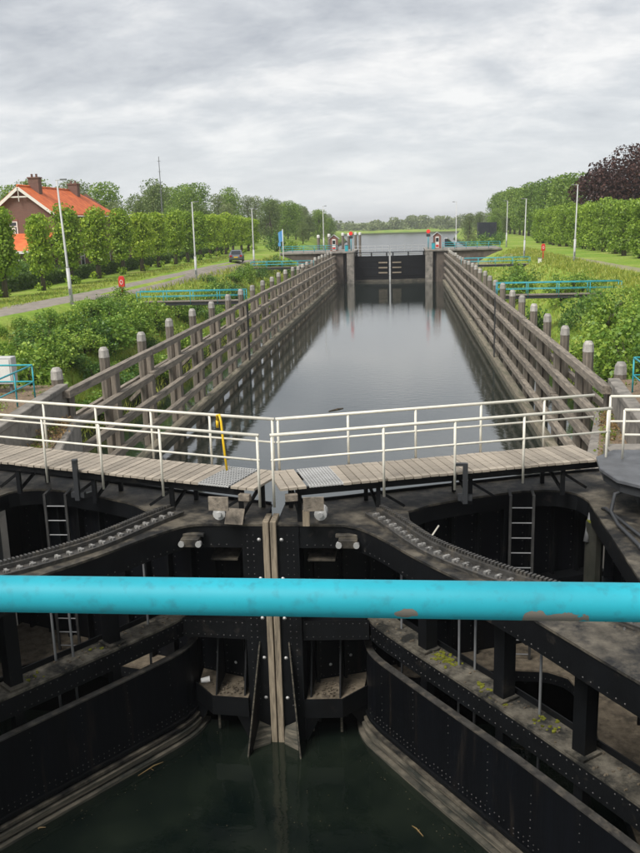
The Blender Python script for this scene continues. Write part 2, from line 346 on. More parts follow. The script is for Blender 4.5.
def ground_mat():
    m = bpy.data.materials.new('grass_ground'); m.use_nodes = True; nt = m.node_tree; N = nt.nodes.new; L = nt.links.new; bs = nt.nodes['Principled BSDF']
    tc = N('ShaderNodeTexCoord')
    def noise(s, d=6, r=.6):
        n = N('ShaderNodeTexNoise'); L(tc.outputs['Object'], n.inputs[0]); n.inputs['Scale'].default_value = s; n.inputs['Detail'].default_value = d; n.inputs['Roughness'].default_value = r; return n.outputs[0]
    cr = N('ShaderNodeValToRGB'); L(noise(.16, 9, .68), cr.inputs[0]); e = cr.color_ramp.elements
    e[0].position = .34; e[0].color = (.140, .255, .030, 1); e[1].position = .68; e[1].color = (.345, .365, .105, 1)
    k = e.new(.50); k.color = (.225, .320, .048, 1)
    cr2 = N('ShaderNodeValToRGB'); L(noise(3.0, 8, .75), cr2.inputs[0]); f = cr2.color_ramp.elements; f[0].position = .25; f[0].color = (.55, .55, .55, 1); f[1].position = .75; f[1].color = (1.3, 1.3, 1.3, 1)
    mx = N('ShaderNodeMix'); mx.data_type = 'RGBA'; mx.blend_type = 'MULTIPLY'; mx.inputs[0].default_value = 1; L(cr.outputs[0], mx.inputs[6]); L(cr2.outputs[0], mx.inputs[7])
    # bare mud where the bank meets the water line
    sp = N('ShaderNodeSeparateXYZ'); L(tc.outputs['Object'], sp.inputs[0]); mr = N('ShaderNodeMapRange'); L(sp.outputs[2], mr.inputs[0]); mr.inputs[1].default_value = .5; mr.inputs[2].default_value = 1.45
    mud = N('ShaderNodeMix'); mud.data_type = 'RGBA'; L(mr.outputs[0], mud.inputs[0]); mud.inputs[6].default_value = (.035, .040, .018, 1); L(mx.outputs[2], mud.inputs[7])
    L(mud.outputs[2], bs.inputs['Base Color']); bs.inputs['Roughness'].default_value = .95; bs.inputs['Specular IOR Level'].default_value = .1
    bp = N('ShaderNodeBump'); bp.inputs['Strength'].default_value = .7; bp.inputs['Distance'].default_value = .12; L(noise(5, 6, .7), bp.inputs['Height']); L(bp.outputs[0], bs.inputs['Normal'])
    return m
def make_ground():
    xs = np.unique(np.concatenate([np.arange(-14, 14.01, .4), np.arange(-32, 32.01, 1.0), [-3000, -1800, -1000, -600, -400, -300, -200, -150, -110, -80, -60, -48, -40, 3000, 1800, 1000, 600, 400, 300, 200, 150, 110, 80, 60, 48, 40]]).round(3))
    ys = np.unique(np.concatenate([[-300, -150, -80, -50, -30, -15, 0, 5, 9], np.arange(11, 142, 1.0), np.arange(142, 320, 4.0), np.arange(320, 540, 10.0), [560, 600, 615, 620, 630, 640, 650, 660, 700, 800, 1000, 1500, 2500, 4500]]).round(3))
    V = [(float(x), float(y), gz(x, y)) for y in ys for x in xs]; nx = len(xs)
    F = [(j * nx + i, j * nx + i + 1, (j + 1) * nx + i + 1, (j + 1) * nx + i) for j in range(len(ys) - 1) for i in range(nx - 1)]
    m = MB(); m.v = V; m.f = F
    m.build('ground', ground_mat(), smooth=True, kind='structure')
make_ground()

def water_mat():
    m = bpy.data.materials.new('canal_water'); m.use_nodes = True; nt = m.node_tree; N = nt.nodes.new; L = nt.links.new; bs = nt.nodes['Principled BSDF']
    tc = N('ShaderNodeTexCoord')
    def noise(s, d=3, r=.5, st=(1, 1, 1)):
        mp = N('ShaderNodeMapping'); L(tc.outputs['Object'], mp.inputs[0]); mp.inputs['Scale'].default_value = st
        n = N('ShaderNodeTexNoise'); L(mp.outputs[0], n.inputs[0]); n.inputs['Scale'].default_value = s; n.inputs['Detail'].default_value = d; n.inputs['Roughness'].default_value = r; return n.outputs[0]
    cr = N('ShaderNodeValToRGB'); L(noise(.55, 5, .6), cr.inputs[0]); e = cr.color_ramp.elements; e[0].position = .36; e[0].color = (.0025, .0052, .0045, 1); e[1].position = .72; e[1].color = (.013, .018, .012, 1)
    L(cr.outputs[0], bs.inputs['Base Color']); bs.inputs['Roughness'].default_value = .045; bs.inputs['IOR'].default_value = 1.45
    # light breeze: ripples that come and go in patches
    patch = N('ShaderNodeMapRange'); L(noise(.045, 3, .5, (1, .5, 1)), patch.inputs[0]); patch.inputs[1].default_value = .40; patch.inputs[2].default_value = .62; patch.inputs[3].default_value = .25; patch.inputs[4].default_value = 1.0
    mu = N('ShaderNodeMath'); mu.operation = 'MULTIPLY'; L(noise(1.7, 4, .55, (1, 1.5, 1)), mu.inputs[0]); L(patch.outputs[0], mu.inputs[1])
    bp = N('ShaderNodeBump'); bp.inputs['Strength'].default_value = .20; bp.inputs['Distance'].default_value = .05; L(mu.outputs[0], bp.inputs['Height']); L(bp.outputs[0], bs.inputs['Normal'])
    return m
WATER = water_mat()
m = MB(); m.add([(-3000, -200, 0), (3000, -200, 0), (3000, 2.95, 0), (6.45, 2.95, 0), (0, .42, 0), (-6.45, 2.95, 0), (-3000, 2.95, 0)], [(0, 1, 4), (1, 2, 3, 4), (0, 4, 5, 6)])
m.build('canal_water', WATER, kind='structure')
CHAMBER = WATER.copy(); CHAMBER.name = 'still_chamber_water'                # held back by the closed gates: calm, mirror-like water
for n_ in CHAMBER.node_tree.nodes:
    if n_.type == 'VALTORGB':
        n_.color_ramp.elements[0].color = (.012, .018, .014, 1); n_.color_ramp.elements[1].color = (.020, .027, .021, 1)
CHAMBER.node_tree.nodes['Principled BSDF'].inputs['IOR'].default_value = 2.6; CHAMBER.node_tree.nodes['Principled BSDF'].inputs['Roughness'].default_value = .025
m = MB(); m.add([(-3000, 138, 0), (-3000, 2.95, 0), (-6.45, 2.95, 0), (0, .42, 0), (6.45, 2.95, 0), (3000, 2.95, 0), (3000, 138, 0)], [(0, 1, 2), (0, 2, 3), (0, 3, 6), (3, 4, 6), (4, 5, 6)])
m.build('chamber_water', CHAMBER, kind='structure')
RIVER = WATER.copy(); RIVER.name = 'river_water'; RIVER.node_tree.nodes['Principled BSDF'].inputs['Roughness'].default_value = .22
m = MB(); m.add([(-3000, 138, .004), (3000, 138, .004), (3000, 900, .004), (-3000, 900, .004)], [(0, 1, 2, 3)])
m.build('river_water', RIVER, kind='structure')

ROADM = mat('worn_lane_surface', (.235, .205, .172), .95, var=.25, vscale=1.2, col2=(.15, .14, .10), c2scale=.7, c2lo=.5, c2hi=.7, bump=.4, bscale=25)
PATHM = mat('sandy_path', (.27, .235, .15), .95, var=.25, vscale=1.0, col2=(.19, .22, .07), c2scale=.5, c2lo=.42, c2hi=.62, bump=.4, bscale=25)
def ribbon(name, cl, half, mt, lift):
    ln = smooth_line(cl, 150); A = offset(ln, half); B = offset(ln, -half); V = []; F = []
    for i, (p, q) in enumerate(zip(A, B)):
        for t in (0, .2, .5, .8, 1):
            wob = .12 * math.sin(i * 1.7 + t * 9) if t in (0, 1) else 0
            x = lerp(p[0], q[0], t) + wob; y = lerp(p[1], q[1], t); V.append((x, y, gz(x, y) + (lift if 0 < t < 1 else -.03)))
    for i in range(len(ln) - 1):
        for k in range(4): F.append((i * 5 + k, i * 5 + k + 1, i * 5 + k + 6, i * 5 + k + 5))
    mm = MB(); mm.v = V; mm.f = F; return mm.build(name, mt, smooth=True, kind='structure')
ribbon('road', [(-24, -30), (-23, 10), (-21.6, 32), (-19.8, 46), (-19.2, 66), (-19, 85), (-18, 102), (-15, 118), (-12.5, 127), (-12.0, 136)], 1.9, ROADM, .045)
ribbon('footpath', [(24, -30), (23.6, 20), (22, 50), (21.5, 75), (20, 100), (16, 120), (12.5, 129), (12, 137)], 1.05, PATHM, .04)

# ------------------------------------------------------------------ foliage builders
def leaf_mesh(name, C, size, rng, mt, nrm=None, bias=.5, aspect=.75, jitter=.4):
    """one small folded leaf per point of C"""
    n = len(C); d = rng.normal(size=(n, 3)); d /= np.linalg.norm(d, axis=1)[:, None]
    if nrm is not None: d = d * (1 - bias) + nrm * bias; d /= np.linalg.norm(d, axis=1)[:, None] + 1e-9
    t = rng.normal(size=(n, 3)); t -= (t * d).sum(1)[:, None] * d; t /= np.linalg.norm(t, axis=1)[:, None] + 1e-9
    b = np.cross(d, t); s = size * (1 + jitter * (rng.random(n) * 2 - 1))[:, None]
    v = np.empty((n, 4, 3)); v[:, 0] = C - t * s * .5; v[:, 1] = C + b * s * .5 * aspect + d * s * .12; v[:, 2] = C + t * s * .5; v[:, 3] = C - b * s * .5 * aspect + d * s * .12
    me = bpy.data.meshes.new(name); me.vertices.add(n * 4); me.vertices.foreach_set('co', v.reshape(-1).astype(np.float32))
    me.loops.add(n * 4); me.loops.foreach_set('vertex_index', np.arange(n * 4, dtype=np.int32)); me.polygons.add(n)
    me.polygons.foreach_set('loop_start', np.arange(0, n * 4, 4, dtype=np.int32)); me.update(calc_edges=True); me.materials.append(mt)
    return me
def blob_points(blobs, per, rng, shell=(.72, 1.05), lump=.18):
    """points in the outer shell of a set of ellipsoids (cx,cy,cz,rx,ry,rz), with outward normals"""
    P = []; Nn = []
    for b in blobs:
        n = max(4, int(per * (b[3] * b[4] * b[5]) ** (2 / 3)))
        d = rng.normal(size=(n, 3)); d /= np.linalg.norm(d, axis=1)[:, None]
        ph = rng.random(3) * 6.28
        r = (shell[0] + (shell[1] - shell[0]) * rng.random(n) ** .6) * (1 + lump * np.sin(d[:, 0] * 5 + ph[0]) * np.sin(d[:, 2] * 6 + ph[1]) * np.sin(d[:, 1] * 5 + ph[2]))
        p = np.array(b[:3]) + d * r[:, None] * np.array(b[3:6]); P.append(p); Nn.append(d)
    return np.concatenate(P), np.concatenate(Nn)
def tree_proto(name, H, blobs, mt, rng, per, size, trunk_r, trunk_top, lean=0.0, limbs=True):
    """tree > trunk, crown; origin at the foot"""
    P, Nn = blob_points(blobs, per, rng)
    crown = leaf_mesh('crown', P, size, rng, mt, Nn, .35)
    t = MB(); t.tube([(0, 0, -.3), (lean * .3, 0, trunk_top * .4), (lean, 0, trunk_top)], 1, 7, radii=[trunk_r * 1.25, trunk_r, trunk_r * .6])
    if limbs:
        for b in blobs[:min(7, len(blobs))]:
            t.tube([(lean * .6, 0, trunk_top * .6), ((lean * .6 + b[0]) / 2, b[1] / 2, trunk_top * .4 + b[2] * .55), (b[0], b[1], b[2])], 1, 5, radii=[trunk_r * .55, trunk_r * .35, trunk_r * .12])
    return crown, t.mesh('trunk', smooth=True)
def plant(name, protos, i, loc, rz, sc_, label, cat, group, tr_name='trunk', cr_name='crown'):
    cr, tr = protos[i % len(protos)]
    o = thing(name, loc, label, cat, group); o.rotation_euler = (0, 0, rz); o.scale = sc_
    for nm, me in ((tr_name, tr), (cr_name, cr)):
        c = bpy.data.objects.new(nm, me); COL.objects.link(c); c.parent = o
    return o
def mk_trunk(me):
    if not me.materials: me.materials.append(BARK)

# clipped limes beside the lane: narrow columns on short stems
def lime_protos():
    out = []
    for k in range(5):
        g = np.random.default_rng(40 + k); bl = []
        for z in np.linspace(1.9, 5.6, 9):
            w = .95 if z < 2.4 else 1.18
            for q in range(4):
                a = g.random() * 6.28; bl.append((math.cos(a) * .58 * g.random() * 1.3, math.sin(a) * .58 * g.random() * 1.3, z + g.normal() * .15, w * (.55 + .25 * g.random()), w * (.55 + .25 * g.random()), .50 + .18 * g.random()))
        for q in range(3):                                     # shoots round the foot
            a = g.random() * 6.28; bl.append((math.cos(a) * .35, math.sin(a) * .35, .25 + .2 * g.random(), .42, .42, .34))
        P, Nn = blob_points(bl, 330, g, (.6, 1.1)); cr = leaf_mesh('crown', P, .21, g, LIME, Nn, .5)
        t = MB(); t.tube([(0, 0, -.2), (.03, 0, 1.2), (-.02, .03, 2.4), (0, 0, 5.2)], 1, 8, radii=[.24, .19, .16, .05])
        for q in range(6):
            a = g.random() * 6.28; z = 1.9 + q * .5; t.tube([(0, 0, z), (math.cos(a) * .8, math.sin(a) * .8, z + .5)], 1, 5, radii=[.07, .03])
        tr = t.mesh('trunk', smooth=True); mk_trunk(tr); out.append((cr, tr))
    return out
LP = lime_protos()
GL = 'clipped limes between the lane and the hedge'
ly = [39.0, 45.6, 52.6, 59.3, 66.3, 73.6, 79.6, 86.8, 93.6, 100.0, 106.5, 113.0, 119.5, 126.0, 132.5, 139.0, 146.0, 153.0]
lh = [1, 1, .96, 1.02, 1.02, 1.0, 1.0, 1.02, 1.0, 1.02, 1.0, 1.0, 1.02, 1.0, .98, .98, .96, .95]
lw = [.95, .95, .85, 1.12, 1.1, 1.0, 1.06, 1.08, 1.05, 1.02, 1.02, 1.04, 1.05, 1.05, 1.08, 1.1, 1.1, 1.1]
for i, y in enumerate(ly):
    x = -25.9 + .25 * rnd.uniform(-1, 1)
    lab = ('clipped lime tree before the low front wing of the brick house' if i < 2 else 'slender clipped lime tree in front of the brick house gable' if i == 2 else 'full clipped lime tree next behind the leaning lamp post' if i == 3 else 'clipped lime tree in front of the brick house side wall' if i < 7 else 'clipped column-shaped lime tree in the lane row past the brick house')
    plant('lime_tree', LP, i, (x, y, gz(x, y)), rnd.uniform(0, 6.28), (lw[i], lw[i], lh[i]), lab, 'tree', GL)
# wider clipped limes across the canal, standing almost shoulder to shoulder
def lime2_protos():
    out = []
    for k in range(4):
        g = np.random.default_rng(80 + k); bl = []
        for z in np.linspace(1.0, 5.5, 9):
            for q in range(5):
                a = g.random() * 6.28; rr = .95 * math.sqrt(g.random()); bl.append((math.cos(a) * rr, math.sin(a) * rr, z + g.normal() * .18, .7 + .35 * g.random(), .7 + .35 * g.random(), .52 + .25 * g.random()))
        P, Nn = blob_points(bl, 165, g, (.6, 1.1)); cr = leaf_mesh('crown', P, .24, g, LIME2, Nn, .5)
        t = MB(); t.tube([(0, 0, -.2), (.03, 0, 1.0), (-.02, .03, 2.4), (0, 0, 5.0)], 1, 8, radii=[.30, .24, .18, .05])
        for q in range(5):
            a = g.random() * 6.28; z = 1.2 + q * .6; t.tube([(0, 0, z), (math.cos(a) * 1.1, math.sin(a) * 1.1, z + .6)], 1, 5, radii=[.08, .03])
        tr = t.mesh('trunk', smooth=True); mk_trunk(tr); out.append((cr, tr))
    return out
LP2 = lime2_protos()
for i, y in enumerate(np.arange(58, 158, 6.1)):
    x = 27.2 + .3 * rnd.uniform(-1, 1); s = rnd.uniform(.95, 1.08)
    plant('lime_tree', LP2, i, (x, float(y), gz(x, y)), rnd.uniform(0, 6.28), (s * .94, s * .94, rnd.uniform(.94, 1.06)), 'broad clipped lime tree in the green row beyond the footpath', 'tree', 'clipped limes beyond the footpath')
# taller limes farther on
def tall_protos(seed, H, W, mt, per, size, n=3):
    out = []
    for k in range(n):
        g = np.random.default_rng(seed + k); bl = []
        for z in np.linspace(H * .22, H * .92, 9):
            f = math.sin(math.pi * min(.98, max(.12, (z / H - .08) / .92)) ** .8) ** .6
            for q in range(5):
                a = g.random() * 6.28; rr = W * .62 * f * math.sqrt(g.random()); s = W * (.26 + .2 * g.random())
                bl.append((math.cos(a) * rr, math.sin(a) * rr, z + g.normal() * .4, s, s, s * .85))
        out_ = tree_proto('tree', H, bl, mt, g, per, size, H * .022, H * .8)
        mk_trunk(out_[1]); out.append(out_)
    return out
TP = tall_protos(120, 12.3, 4.4, TALL, 46, .42, 4)
for i, y in enumerate(np.arange(160, 300, 9.5)):
    x = 34.5 - (y - 160) * .008 + rnd.uniform(-.5, .5); s = lerp(.98, 1.0, i / 14) * rnd.uniform(.96, 1.04)
    plant('tall_lime_tree', TP, i, (x, float(y), gz(x, y)), rnd.uniform(0, 6.28), (s, s, s), 'tall rounded lime tree in the high row beyond the clipped limes', 'tree', 'tall limes in the high row')
def beech():
    g = np.random.default_rng(200); bl = []
    for q in range(70):
        d = g.normal(size=3); d /= np.linalg.norm(d); r = .55 + .4 * g.random(); s = 1.7 + 1.1 * g.random()
        bl.append((d[0] * 8.2 * r, d[1] * 8.2 * r, 7.6 + d[2] * 5.6 * r, s, s, s * .8))
    return tree_proto('tree', 14, bl, BEECH, g, 88, .36, .45, 8)
BP = [beech()]; mk_trunk(BP[0][1])
plant('copper_beech', BP, 0, (37.2, 122, 5), 0, (1.12, 1.12, 1.03), 'broad dark purple copper beech rising behind the clipped limes', 'tree', None)
# loose trees of the wood behind the lane and the house
WP = tall_protos(300, 12, 4.6, WOODL, 62, .29, 4); WP2 = tall_protos(340, 13, 3.4, WILLOW, 72, .27, 3); WP3 = tall_protos(360, 11, 4.8, TALL, 62, .29, 2)
# (x, y, height, kind) ; heights follow the skyline of the wood
wood = []
for x, y, h in ((-47, 100, 13.5), (-44, 112, 12.6), (-53, 118, 14.5), (-58, 96, 14.0), (-38, 108, 10.5), (-49, 136, 15.0), (-42, 132, 12.5), (-60, 150, 15.5), (-38, 150, 13.0), (-46, 160, 15.0),
                (-36, 170, 12.5), (-44, 182, 15.0), (-54, 188, 15.5), (-33, 188, 12.5), (-40, 202, 14.5), (-31, 208, 12.0), (-37, 222, 13.5), (-29, 226, 11.5), (-34, 240, 12.5), (-46, 236, 15.0),
                (-30, 252, 11.0), (-36, 264, 12.5), (-30, 278, 11.0), (-42, 280, 13.5), (-33, 298, 11.5), (-30, 318, 10.5), (-38, 322, 12.5), (-32, 345, 10.5), (-30, 372, 9.5), (-62, 128, 14.5),
                (-66, 172, 16), (-72, 110, 14.5), (-33, 122, 9.0), (-33, 140, 9.5), (-32, 158, 10.0), (-56, 210, 15.5), (-34, 400, 9.5)):
    wood.append((x, y, h))
for i, (x, y, h) in enumerate(wood):
    h *= .80 if y < 140 else .90
    k = i % 3; pr = (WP, WP2, WP3)[k]; h0 = (12, 13, 11)[k]; s = h / h0 * .97
    plant('woodland_tree', pr, i, (x, y, gz(x, y)), rnd.uniform(0, 6.28), (s * rnd.uniform(.9, 1.15), s * rnd.uniform(.9, 1.15), s),
          ('mid green broad-crowned tree ', 'grey-green upright tree ', 'dark green dense tree ')[k] + ('in the wood right behind the brick house' if y < 130 else 'in the wood beyond the radio mast' if y < 205 else 'at the river end of the wood'), 'tree', 'trees of the wood behind the lane')
plant('golden_conifer', tall_protos(380, 5, 1.1, YELLOWL, 150, .16, 1), 0, (-31.5, 86.5, 5), 0, (1, 1, 1.25), 'small golden-yellow conifer beside the brick house', 'tree', None)
# trees standing on the river bank past the far gates
for i, (x, y, h, k) in enumerate(((17.6, 186, 3.0, 0), (18.6, 203, 3.6, 0), (19.4, 226, 9.5, 1), (27.5, 240, 5.0, 2), (31, 246, 5.0, 0), (28, 300, 7, 0), (26, 330, 6, 2), (30, 262, 7, 2), (-26, 330, 8, 2), (-29, 360, 7, 0), (-22, 200, 5, 0), (-24, 262, 9.0, 2), (-27, 300, 8.5, 0), (-25, 240, 7.0, 0))):
    s = h / (12, 13, 11)[k]
    plant('riverside_tree', (WP, WP2, WP3)[k], i, (x, y, gz(x, y)), i * 1.3, (s * 1.1, s * 1.1, s), ('bushy tree on the river bank past the far lock gates', 'thin-crowned pale tree on the river bank past the far lock gates', 'round dark tree on the river bank past the far lock gates')[k], 'tree', 'trees on the river bank')

def far_wood():
    g = np.random.default_rng(500); bl = []
    for x in np.arange(-420, 420, 4.2):
        h = 6.5 + 2.6 * (math.sin(x * .031) + .6 * math.sin(x * .083 + 1)) * .6 + g.random() * 2.6; y = 690 + g.normal() * 14
        for q in range(5):
            bl.append((x + g.normal() * 2, y + g.normal() * 2, 2.5 + h * (.12 + .19 * q), 3.6, 3.6, h * .2))
    P, Nn = blob_points(bl, 9, g); me = leaf_mesh('far_woodland', P, 1.5, g, WILLOW, Nn, .35)
    o = bpy.data.objects.new('far_woodland', me); COL.objects.link(o)
    tag(o, 'hazy belt of trees along the far bank of the river', 'woodland', kind='stuff')
far_wood()
# clipped hedge at the garden edge
def hedge():
    g = np.random.default_rng(520); n = 24000; y = 40 + g.random(n) * 96; u = g.random(n) * 3.2
    x = np.where(u < 1.1, 0.0, np.where(u < 2.1, (u - 1.1), 1.0)); z = np.where(u < 1.1, u, np.where(u < 2.1, 1.1, 1.1 - (u - 2.1)))
    P = np.stack([-28.9 + x * 1.0 + g.normal(size=n) * .05, y, 5.0 + z * 1.05 + g.normal(size=n) * .05], 1)
    nr = np.zeros((n, 3)); nr[:, 2] = .6; nr[:, 0] = np.where(x < .01, -1, np.where(x > .99, 1, 0))
    t = thing('hedge', (-28.4, 88, 5), 'long low clipped hedge between the lime row and the brick house', 'hedge')
    me = leaf_mesh('foliage', P - np.array([-28.4, 88, 5]), .20, g, HEDGE, nr, .4); o = bpy.data.objects.new('foliage', me); COL.objects.link(o); o.parent = t
    m_ = MB(); m_.b2(-28.7, -28.1, 40.1, 135.9, 4.8, 5.85); m_.build('stems', HEDGE, t)
hedge()

# shrubs on the canal banks
def shrub_protos(seed, mt, n, size, per):
    out = []
    for k in range(n):
        g = np.random.default_rng(seed + k); bl = []
        for q in range(15):
            a = g.random() * 6.28; rr = .75 * math.sqrt(g.random()); s = .30 + .22 * g.random()
            bl.append((math.cos(a) * rr, math.sin(a) * rr, .30 + .95 * g.random() * (1 - .4 * rr), s, s, s * 1.05))
        P, Nn = blob_points(bl, per, g, (.45, 1.15)); k2 = 90                  # and loose upright shoots
        for q in range(10):
            a = g.random() * 6.28; rr = .8 * math.sqrt(g.random()); b0 = np.array([math.cos(a) * rr, math.sin(a) * rr, .8]); tt = g.random(14)[:, None]
            P = np.concatenate([P, b0 + np.array([g.normal() * .15, g.normal() * .15, .75 + .35 * g.random()]) * tt + g.normal(size=(14, 3)) * .05]); Nn = np.concatenate([Nn, np.tile([0, 0, 1.], (14, 1))])
        cr = leaf_mesh('foliage', P, size, g, mt, Nn, .3)
        t = MB()
        for q in range(7):
            a = g.random() * 6.28; t.tube([(0, 0, -.2), (math.cos(a) * .3, math.sin(a) * .3, .5), (math.cos(a) * .55, math.sin(a) * .55, 1.05)], 1, 5, radii=[.035, .025, .012])
        tr = t.mesh('stem', smooth=True); mk_trunk(tr); out.append((cr, tr))
    return out
SP = shrub_protos(600, SHRUB, 5, .135, 560) + shrub_protos(640, SHRUB2, 3, .125, 560)
def shrubs():
    k = 0; r_ = random.Random(11)
    def put(x, y, s, side, free=False):
        nonlocal k
        s *= r_.choice((.7, .85, 1.0, 1.15, 1.35)); h = s * r_.uniform(.8, 1.4); top = ((5.2 if x < 0 else 5.7) if y < 40 else 5.5) + r_.uniform(-.5, .35)
        if y < 125 and not free: h = min(h, (top - gz(x, y)) / 2.0)
        if free: h = s * r_.uniform(.62, .95)
        if h < .30: return
        s = min(s, h * 1.7)
        pi = r_.randrange(8); bank = 'the brick house bank' if side < 0 else 'the footpath bank'
        where = 'on %s before the first catwalk' if y < 49 else 'on %s between the two catwalks' if y < 95 else 'on %s beyond the second catwalk' if y < 126 else 'past the far gates on %s'
        lab = ('tall ' if h > 1.15 else 'low ') + ('bright green leafy shrub ' if pi < 5 else 'dark green leafy shrub ') + where % bank
        plant('shrub', SP, pi, (x, y, gz(x, y) - .1), r_.uniform(0, 6.28), (s, s, h), lab, 'shrub', 'shrubs on the brick house bank' if side < 0 else 'shrubs on the footpath bank', 'stem', 'foliage'); k += 1
    for y in np.arange(15.5, 47, 2.15):
        for x in np.arange(-17.9, -13.5, 1.5):
            if x < -15.8 and r_.random() < .25: continue
            put(x + r_.uniform(-.6, .6), float(y) + r_.uniform(-.8, .8), r_.uniform(1.0, 1.45), -1)
    for y in np.arange(17.5, 45, 2.3):
        for x in (-14.9, -16.3, -17.4):
            if r_.random() < .75: put(x + r_.uniform(-.4, .4), float(y) + r_.uniform(-.8, .8), r_.uniform(.75, 1.15) * (1 if x > -17 else .7), -1, True)
    for y in np.arange(15.2, 47, 1.9):
        for sd_ in (-1, 1):
            if sd_ > 0 and y > 38: continue
            for x in (12.5, 13.6):
                if r_.random() < .62: put(sd_ * (x + r_.uniform(-.4, .4)), float(y) + r_.uniform(-.8, .8), r_.uniform(.75, 1.15), sd_, True)
    for y in (13.9, 15.4, 17.0, 18.6):
        for x in (11.9, 13.1, 14.4, 15.8, 17.2):
            for sd_ in (-1, 1): put(sd_ * (x + r_.uniform(-.3, .3)), y + r_.uniform(-.4, .4), r_.uniform(.8, 1.2), sd_, True)
    for y in np.arange(51, 122, 3.4):
        for x in (-16.2, -14.9, -13.7):
            if r_.random() < (.62 if x > -15 else .30): put(x + r_.uniform(-.8, .8), float(y) + r_.uniform(-1, 1), r_.uniform(.75, 1.35), -1)
    for y in np.arange(15.5, 36, 2.0):
        for x in np.arange(13.8, 18.9, 1.6):
            put(x + r_.uniform(-.6, .6), float(y) + r_.uniform(-.8, .8), r_.uniform(1.0, 1.5), 1)
    for (x, y, s) in ((14.4, 45, 1.3), (15.9, 55.5, 1.7), (14.9, 57.5, 1.5), (16.8, 54, 1.25), (17.6, 55, 1.2), (14.2, 76, 1.9), (13.5, 79, 1.6), (13.6, 73, 1.4), (13.4, 84, 1.3), (14.2, 39.5, 1.2), (16.5, 40, 1.5), (18.5, 42, 1.3),
                      (15.2, 62, .8), (12.2, 97, 1.1), (12.6, 103, 1.0), (13, 112, 1.0), (17.2, 46, 1.3), (15.0, 41.5, 1.4), (13.6, 47.5, 1.0), (12.2, 52.8, .9)):
        put(x, y, s, 1)
    for (x, y, s) in ((14.2, 150, 1.7), (15.6, 154, 1.6), (17.5, 158, 1.5), (19.5, 152, 1.2), (-15, 140, 1.5), (-17.5, 144, 1.8), (-20, 141, 1.6)):
        put(x, y, s, 1 if x > 0 else -1)
    # dark bushes in the garden in front of the house
    for (x, y, s) in ((-30, 57.5, 1.7), (-31.6, 59, 1.5), (-29.7, 54, 1.3), (-31, 51, 1.4), (-30.2, 61.5, 1.3), (-30, 64, 1.2)):
        plant('garden_shrub', SP, 5 + int(y) % 3, (x, y, 5), x, (s, s, s * 1.1), 'dark garden shrub between the hedge and the brick house', 'shrub', 'garden shrubs by the brick house', 'stem', 'foliage')
shrubs()
def grass():
    g = np.random.default_rng(700); V = []
    def field(n, x0, x1, y0, y1, h):
        x = x0 + g.random(n) * (x1 - x0); y = y0 + (y1 - y0) * g.random(n) ** 1.5
        hh = h * (.5 + g.random(n)); a = g.random(n) * 6.28; w = .018 + .0009 * (y + 15) * .5
        z = np.array([gz(p, q) for p, q in zip(x, y)]); b = np.stack([x, y, z - .03], 1); d = np.stack([np.cos(a) * w, np.sin(a) * w, 0 * a], 1)
        tip = b + np.stack([g.normal(size=n) * .12, g.normal(size=n) * .12, hh], 1); return np.stack([b - d, b + d, tip], 1)
    T = np.concatenate([field(16000, -18, -11.5, 13, 125, .34), field(18000, 11.5, 19.5, 13, 125, .26), field(7000, -25, -21.5, 30, 120, .16), field(9000, 17.5, 20.5, 30, 120, .3)])
    n = len(T); me = bpy.data.meshes.new('bank_grass'); me.vertices.add(n * 3); me.vertices.foreach_set('co', T.reshape(-1).astype(np.float32))
    me.loops.add(n * 3); me.loops.foreach_set('vertex_index', np.arange(n * 3, dtype=np.int32)); me.polygons.add(n); me.polygons.foreach_set('loop_start', np.arange(0, n * 3, 3, dtype=np.int32)); me.update(calc_edges=True)
    me.materials.append(GRASSB); o = bpy.data.objects.new('bank_grass', me); COL.objects.link(o); tag(o, 'long unmown grass growing on both canal banks', 'grass', kind='stuff')
grass()
# ------------------------------------------------------------------ the near lock gates: two fan gates, mirror images of each other
FC = smooth_line([(0.52, -.15), (1.2, -.14), (1.5, -.18), (1.98, -.74), (2.6, -1.74), (3.35, -2.70), (3.8, -3.30), (4.4, -4.3), (5.05, -5.4), (5.7, -6.4)], 44)
RT = smooth_line([(2.0, .50), (2.35, -.10), (2.65, -.72), (2.95, -1.30), (3.4, -1.85), (3.95, -2.42), (4.76, -3.13), (5.5, -3.75), (5.87, -4.15)], 44)
PC = smooth_line([(1.66, .55), (1.74, .0), (2.31, -.80), (3.1, -1.88), (3.95, -3.02), (4.6, -3.97), (5.3, -5.0), (5.85, -5.85)], 44)
LI = [(0.12, .50), (1.4, .60), (2.0, .50), (2.48, .60), (2.9, 1.02), (3.68, 1.46), (4.6, 1.86), (5.1, 1.97), (5.5, 1.93), (5.76, 1.70), (5.87, 1.30)]
LB = [(0.12, 1.00), (1.3, 1.45), (2.0, 1.75), (2.48, 1.94), (2.9, 2.10), (3.68, 2.40), (4.6, 2.74), (5.1, 2.92), (5.5, 3.06), (6.2, 3.28), (6.9, 3.45)]
LIW = resample(LI[3:], 20)
SK0, SK1 = Vector((.15, .45)), Vector((6.45, 2.95))
WU = Vector((.9494, .3140)); WN = Vector((-.3140, .9494)); W0 = Vector((0.0, .28))
ZT = 4.34
def rivet_row(m, a, b, pitch, r, nrm):
    a = Vector(a); b = Vector(b); n = max(1, int((b - a).length / pitch))
    for i in range(n + 1):
        if rnd.random() > .08: m.dome(a.lerp(b, i / n), r * rnd.uniform(.65, 1.15), nrm, 5)
